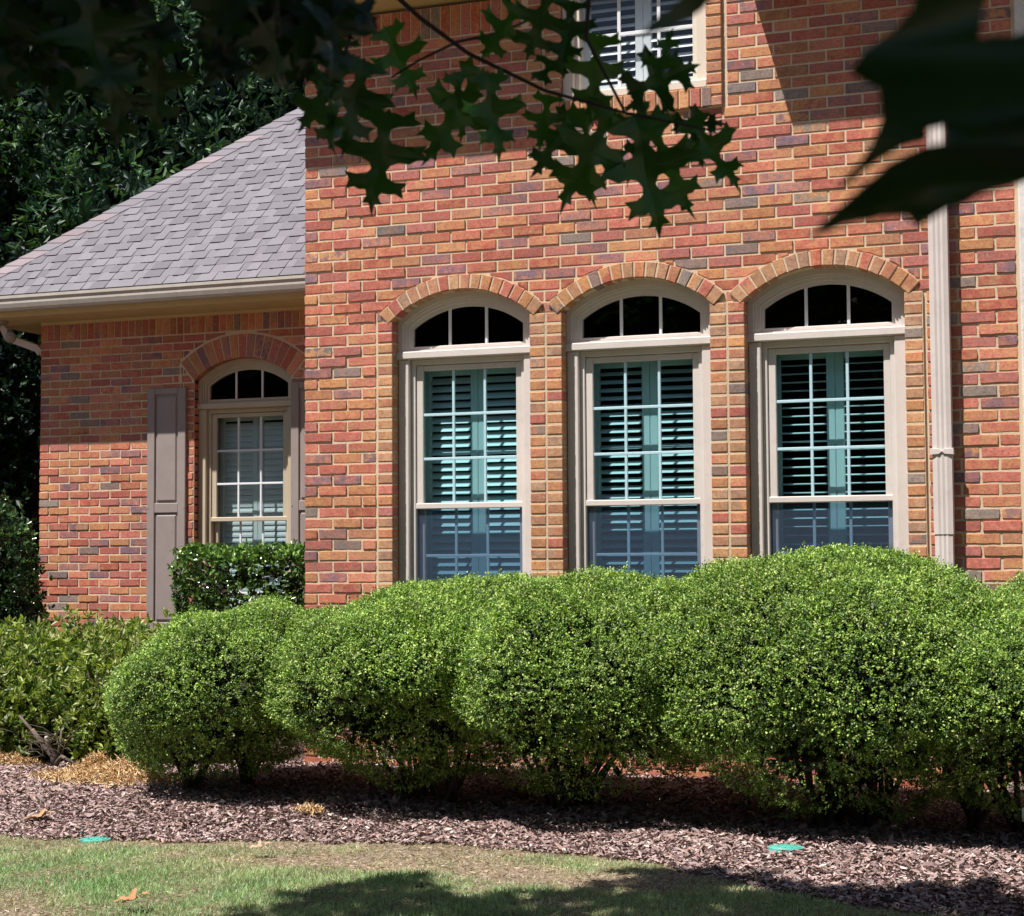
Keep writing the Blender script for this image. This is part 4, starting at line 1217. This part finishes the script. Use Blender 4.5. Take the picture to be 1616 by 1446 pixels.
for tip in ((5.8, -7.2, 4.4), (3.0, -6.2, 4.5), (1.0, -7.5, 4.8), (6.8, -9.5, 4.6), (0.2, -10.5, 5.0), (4.6, -6.0, 5.0), (2.2, -13.5, 5.2), (5.8, -12.5, 5.0)):
    a = Vector((3.55, -12.2, 3.6 + rng.uniform(0, 1.0))); b = Vector(tip)
    LB.tube([tuple(a), tuple(a.lerp(b, .35) + Vector((0, 0, .35))), tuple(a.lerp(b, .7) + Vector((0, 0, .2))), tuple(b)], [.09, .065, .04, .012], 8)
# drooping twigs that enter the picture
def at(px, py, d):
    r_ = CF + CR * (px - 808) / 2785.95 - CU * (py - 723) / 2785.95
    return CAM + r_ * d
TW = [  # pixel path and distance of each visible twig
    ([(520, -160, 2.3), (610, -20, 2.3), (665, 30, 2.3), (740, 85, 2.28), (860, 143, 2.25), (985, 178, 2.2), (1120, 205, 2.15)], .0030),
    ([(860, 20, 2.5), (790, 52, 2.4), (722, 66, 2.32), (662, 95, 2.3), (618, 122, 2.3)], .0022),
    ([(700, -120, 2.2), (640, -60, 2.2), (560, 30, 2.15), (540, 100, 2.1)], .003),
    ([(960, -120, 2.1), (930, -10, 2.1), (925, 60, 2.15), (985, 175, 2.2)], .003),
    ([(120, -260, 1.5), (180, -80, 1.45), (230, 40, 1.4), (260, 110, 1.4)], .003),
    ([(420, -260, 1.3), (430, -60, 1.3), (440, 60, 1.3)], .003),
    ([(1900, -200, .95), (1760, 20, .92), (1640, 120, .9)], .002)]
for path, r_ in TW:
    pts = [tuple(at(*p)) for p in path]
    a = Vector(pts[0]); LB.tube([tuple(a + Vector((rng.uniform(-.3, .3), -.3, 1.9))), tuple(a + Vector((0, -.05, .6)))] + pts, [r_ * 4, r_ * 2.2] + [r_ * (1.3 - .9 * i / len(pts)) for i in range(len(pts))], 7)
LB.build("branches", M['bark'], oak, smooth=True)
parts = []
def pl(bx_, by_, tx_, ty_, d, facing=.9, curl=.15, fold=.25, width=1., dz=0., side=0., shade=1.):
    """one leaf: petiole end, tip, distance from the lens; facing 1 = flat towards it"""
    b = at(bx_, by_, d); t = at(tx_, ty_, d + dz); L = np.linalg.norm(t - b) / 1.05
    n = -CF * facing + CR * side + np.array([0, 0, .3]) + .12 * rng.normal(size=3)
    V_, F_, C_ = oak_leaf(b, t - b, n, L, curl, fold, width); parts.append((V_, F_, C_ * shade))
D = 2.25
mid = [(616, 172, 578, 332, .95, 1.1), (560, 85, 468, 208, .8, .95), (575, 90, 548, 235, .9, .95), (605, 40, 660, 155, .8, .9), 
       (715, 110, 740, 226, .7, .8), (765, 105, 668, 262, .6, .75), (768, 110, 790, 255, .85, .85), 
       (950, 50, 920, 188, .8, .9), (868, 148, 850, 240, .7, .9), (988, 150, 1108, 96, .95, 1.0), (1000, 178, 1046, 375, .8, .95), (975, 170, 874, 318, .6, .85),
       (930, 165, 914, 328, .8, .7), (1085, 185, 1170, 298, .5, .75), (1090, 195, 1112, 270, .8, .9), (1060, 195, 1148, 192, .8, .8), (1015, 190, 985, 295, .5, .5),
       (905, 175, 842, 282, .9, .9), (545, 60, 500, 150, .9, 1.), (530, 130, 505, 235, .9, 1.), (820, 10, 760, 92, .7, 1.), (870, -20, 830, 95, .8, 1.),
       (1030, 190, 1078, 338, .7, .85), (1035, 140, 1058, 40, .85, .8), (520, 20, 470, 110, .9, 1.),
       (905, 0, 885, 105, .7, .9), (990, 165, 1045, 190, .8, .9), (850, 130, 900, 60, .8, .9)]
for (a, b, c, d_, fc, wd) in mid:
    pl(a, b, c, d_, D * rng.uniform(.94, 1.06), fc, rng.uniform(.05, .35), rng.uniform(.05, .5), wd * .84, rng.uniform(-.03, .03), rng.normal() * .25)
# near blurred clusters, top left; canopy shade put into their darker tint
for _ in range(40):
    bx_, by_ = rng.uniform(-80, 215), rng.uniform(-150, 10); a = rng.normal(PI / 2, .9); L = rng.uniform(170, 270)
    if by_ + L * math.sin(a) > 190 or bx_ + L * math.cos(a) > 300: continue
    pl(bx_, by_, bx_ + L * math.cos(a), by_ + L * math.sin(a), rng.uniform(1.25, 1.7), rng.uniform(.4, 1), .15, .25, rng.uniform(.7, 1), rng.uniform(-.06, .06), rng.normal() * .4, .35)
for _ in range(22):
    bx_, by_ = rng.uniform(400, 535), rng.uniform(-150, 10); a = rng.normal(PI / 2, .55); L = rng.uniform(130, 210)
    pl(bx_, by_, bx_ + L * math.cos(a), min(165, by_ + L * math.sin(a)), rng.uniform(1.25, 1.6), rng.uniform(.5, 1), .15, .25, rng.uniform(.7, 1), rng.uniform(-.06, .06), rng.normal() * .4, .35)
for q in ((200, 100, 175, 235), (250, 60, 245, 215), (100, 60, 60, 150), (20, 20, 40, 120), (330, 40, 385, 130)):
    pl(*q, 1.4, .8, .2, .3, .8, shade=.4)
# lobes of the leaves nearest the lens, top right
def lobe(pts, d, seed, bow=.012):
    r = random.Random(seed); Q = []
    for i in range(len(pts)):
        a, b = pts[i], pts[(i + 1) % len(pts)]
        Q.append(a)
        if math.hypot(b[0] - a[0], b[1] - a[1]) > 60: Q += [(a[0] * .67 + b[0] * .33 + r.uniform(-3, 3), a[1] * .67 + b[1] * .33 + r.uniform(-3, 3)), (a[0] * .33 + b[0] * .67 + r.uniform(-3, 3), a[1] * .33 + b[1] * .67 + r.uniform(-3, 3))]
    tri = tessellate_polygon([[Vector((a, b, 0)) for a, b in Q]])
    V = np.array([at(a, b, d + bow * math.sin(a * .012) + bow * math.sin(b * .017 + 1)) for a, b in Q])
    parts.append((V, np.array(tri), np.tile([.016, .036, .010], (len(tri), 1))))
lobe([(1272, 378), (1300, 348), (1345, 308), (1400, 258), (1440, 238), (1500, 222), (1570, 190), (1760, 150), (1900, 100), (1930, 190), (1760, 240), (1616, 288), (1540, 312), (1482, 338), (1446, 360), (1432, 342), (1390, 344), (1330, 356)], .47, 1)
lobe([(1470, -60), (1440, 15), (1411, 47), (1367, 79), (1341, 113), (1362, 128), (1387, 140), (1391, 189), (1374, 230), (1318, 300), (1330, 296), (1385, 256), (1424, 233), (1466, 222), (1463, 205), (1490, 198), (1494, 230), (1600, 240), (1780, 190), (1850, 40), (1760, 20), (1616, 52), (1545, 62), (1552, 10), (1570, -60)], .50, 2)
lobe([(1140, -80), (1128, -8), (1107, 16), (1083, 32), (1045, 48), (1010, 57), (1034, 30), (1070, 4), (1084, -20), (1090, -80)], .62, 3)
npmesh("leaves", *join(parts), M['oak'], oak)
# canopy above the frame
parts = []
SOV = [(0, 0, 0), (.3, 0.05, .05), (.1, .25, .02), (.5, .4, .08), (.12, .55, .02), (.33, .75, .05), (0, 1.05, -.05), (-.33, .75, .05), (-.12, .55, .02), (-.5, .4, .08), (-.1, .25, .02), (-.3, .05, .05)]
SOF = [(0, 1, 2, 10), (0, 10, 11, 11)]
SOF = [(0, 1, 2), (0, 2, 10), (0, 10, 11), (2, 3, 4), (10, 2, 4), (10, 4, 8), (8, 9, 10), (4, 5, 6), (8, 4, 6), (8, 6, 7)]
n = 27000
X = rng.uniform(-1.5, 7.6, n); Y = rng.uniform(-14.5, -4.6, n)
Zc = 4.35 + .25 * np.sin(X * 1.7) * np.sin(Y * 1.1) + rng.random(n) ** 1.5 * 1.2
# unseen crown edge shaped so its shadow keeps a set outline on the near lawn
SX = [-3, 1.2, 1.55, 1.80, 1.84, 1.95, 2.13, 2.45, 2.70, 2.95, 3.02, 3.28, 3.60, 3.85, 4.2, 4.6, 9]
SY = [-9, -8.5, -6.0, -3.90, -3.5, -3.25, -3.18, -3.55, -3.52, -3.3, -2.75, -2.66, -2.93, -2.92, -2.85, -2.80, -2.8]
sx_, sy_ = X + .283 * Zc, Y + .472 * Zc
k = sy_ < np.interp(sx_, SX, SY) + rng.normal(0, .03, n); X, Y, Zc = X[k], Y[k], Zc[k]; n = len(X)
P = np.stack([X, Y, Zc], -1)
parts.append(scatter(P, nrm(rng.normal(size=(n, 3)) * np.array([1, 1, .5])), rng.uniform(.15, .22, n), SOV, SOF, pick(OKP, n), roll=np.tile([0, 0, 1.], (n, 1)) + .5 * rng.normal(size=(n, 3))))
npmesh("crown", *join(parts), M['oak'], oak)

# ------------------------------------------------------------------ small things on the ground
def lid(x, y, r, label, sink=0.):
    z = float(bed_z(np.array(x), np.array(y))) - sink
    mb = MB(); pts = []
    mb.tube([(x, y, z - .02), (x, y, z + .018)], r, 32); mb.tube([(x, y, z + .018), (x, y, z + .021)], [r * .82, r * .80], 32)
    for a in range(8):
        t = a * PI / 4; mb.box(x + math.cos(t) * r * .5 - .006, x + math.cos(t) * r * .5 + .006, y + math.sin(t) * r * .5 - .006, y + math.sin(t) * r * .5 + .006, z + .021, z + .024)
    tag(mb.build("valve_box_lid", M['lid']), label, "lid", "green lids in the mulch")
lid(3.525, -2.22, .078, "round green plastic lid in the mulch below the tall right boxwood")
lid(.195, -2.57, .075, "half buried green plastic lid in the mulch near the left lawn edge", .009)

def clump(name, x, y, rx, ry, h, n, label):
    n = int(n * 1.8)
    P = np.stack([x + rng.normal(0, rx * .5, n), y + rng.normal(0, ry * .5, n), 0 * np.arange(n)], -1)
    d = ((P[:, 0] - x) / rx) ** 2 + ((P[:, 1] - y) / ry) ** 2
    P[:, 2] = .02 + h * np.exp(-d * 1.2) * rng.random(n) * (1 + .8 * wob(P, 16, 5))
    N = rng.normal(size=(n, 3)) * np.array([1, 1, .7]) + np.array([0, 0, .25])
    o = npmesh(name, *scatter(P, N, rng.uniform(.018, .045, n), [(-.05, 0, 0), (.05, 0, 0), (.06, .5, .12), (.0, 1, 0), (-.02, 1, 0), (-.06, .5, .12)], LEAF_F, pick([(.80, .58, .33), (.70, .44, .20), (.88, .70, .46), (.55, .32, .14)], n)), M['straw'])
    return tag(o, label, "dead foliage", "dried tan clippings")
clump("dried_foliage", -.70, -1.08, .44, .20, .085, 3600, "largest pile of dried tan clippings beside the leftmost boxwood")
clump("dried_foliage", -.98, -.85, .16, .10, .09, 700, "small pile of dried tan clippings left of the largest pile")
clump("dried_foliage", -1.75, -.66, .20, .10, .11, 900, "dried tan clippings at the left edge under the azalea")
clump("dried_foliage", 1.0, -1.86, .07, .05, .04, 130, "small tuft of dried straw on the mulch between the two left boxwoods")
# pruned azalea stump
st = MB()
S0 = Vector((-1.42, -.62, 0))
for pts, rr in (([(0, 0, 0), (-.02, -.01, .12), (-.12, -.04, .24), (-.19, -.06, .34)], [.035, .03, .024, .02]), ([(0, 0, .02), (.0, 0, .12), (-.04, -.05, .22), (-.05, -.06, .28)], [.032, .028, .022, .019]),
                ([(-.10, -.03, .22), (-.24, -.04, .36), (-.34, -.05, .46)], [.02, .016, .013]), ([(.0, 0, .03), (.08, -.02, .12), (.24, -.02, .05)], [.03, .022, .014]),
                ([(0, 0, .05), (.03, .03, .2), (.05, .02, .34)], [.02, .014, .01])):
    st.tube([tuple(S0 + Vector(p) * .72) for p in pts], [q * .62 for q in rr], 9)
for _ in range(34):
    a = rng.uniform(0, 2 * PI); b = S0 + Vector((rng.uniform(-.2, .1), rng.uniform(-.08, .02), rng.uniform(.08, .2)))
    e = b + Vector((math.cos(a) * .16, -.04 + math.sin(a) * .08, rng.uniform(-.08, .16))); st.tube([tuple(b), tuple(b.lerp(e, .5) + Vector((0, 0, .02))), tuple(e)], [.0028, .002, .001], 5)
stump = thing("pruned_stump", tuple(S0), "pruned woody stump with pale sawn ends in front of the azaleas", "stump")
st.build("limbs", M['deadwood'], stump, smooth=True)
for p, d in (((-.19, -.06, .34), (-.4, -.3, .6)), ((-.05, -.06, .28), (-.1, -.5, .6)), ((.24, -.02, .05), (1, -.1, -.3))):
    c = MB(); a = S0 + Vector(p) * .72; d = Vector(d).normalized(); c.tube([tuple(a - d * .002), tuple(a + d * .004)], .0125, 12); c.build("cut_end", M['cut'], stump)

def dead_leaf(x, y, L, ang, label, lift=.0, colr=(.50, .30, .15)):
    z = (float(bed_z(np.array(x), np.array(y))) if y > float(edge_y(x)) else float(gz(x, y))) + .018 + lift
    V, F, C = oak_leaf((x, y, z), (math.cos(ang), math.sin(ang), .12), (0, -.25, 1), L, -.12, .35, .8)
    C[:] = colr; o = npmesh("fallen_leaf", V, F, C, M['straw'])
    tag(o, label, "fallen leaf", "fallen brown leaves")
dead_leaf(1.34, -4.12, .14, .1, "curled tan fallen leaf on the lawn near the bottom left edge", .0, (.40, .22, .11))
dead_leaf(1.20, -2.84, .10, .3, "small pale fallen leaf on the lawn close to the mulch", .0, (.45, .33, .24))
dead_leaf(-.40, -2.28, .15, -.1, "flat tan fallen leaf on the mulch at the far left", 0, (.42, .26, .14))
dead_leaf(2.36, -3.60, .06, .5, "dark crumpled fallen leaf on the lawn at the shadow edge", 0, (.12, .08, .06))
dead_leaf(3.05, -3.12, .05, 1.5, "tiny brown fallen leaf on the bare lawn patch", 0, (.25, .13, .09))
# dead orange sprig caught in the first boxwood
Pq = np.array([.66, -1.55, .93]) + rng.normal(0, .009, (16, 3))
o = npmesh("dead_sprig", *scatter(Pq, rng.normal(size=(16, 3)) + np.array([0, -1, .5]), .03, LEAF_V, LEAF_F, pick([(.55, .16, .03), (.40, .11, .02)], 16)), M['straw'])
tag(o, "small rusty orange dead sprig on top of the leftmost boxwood", "dead sprig")

# pale planter at the right edge, cut by the frame
mb = MB(); px_, py_ = 4.80, -3.05; K = 28
prof = [(.10, 0), (.125, .0), (.155, .10), (.175, .24), (.185, .30), (.20, .305), (.20, .345), (.17, .345), (.165, .29), (.0, .28)]
vs = [(px_ + r_ * math.cos(2 * PI * j / K), py_ + r_ * math.sin(2 * PI * j / K), z + .0) for r_, z in prof for j in range(K)]
fs = [(i * K + j, i * K + (j + 1) % K, (i + 1) * K + (j + 1) % K, (i + 1) * K + j) for i in range(len(prof) - 1) for j in range(K)]
mb.add(vs, fs); tag(mb.build("planter", M['pot'], smooth=True), "pale round stone planter cut off by the right picture edge", "planter")
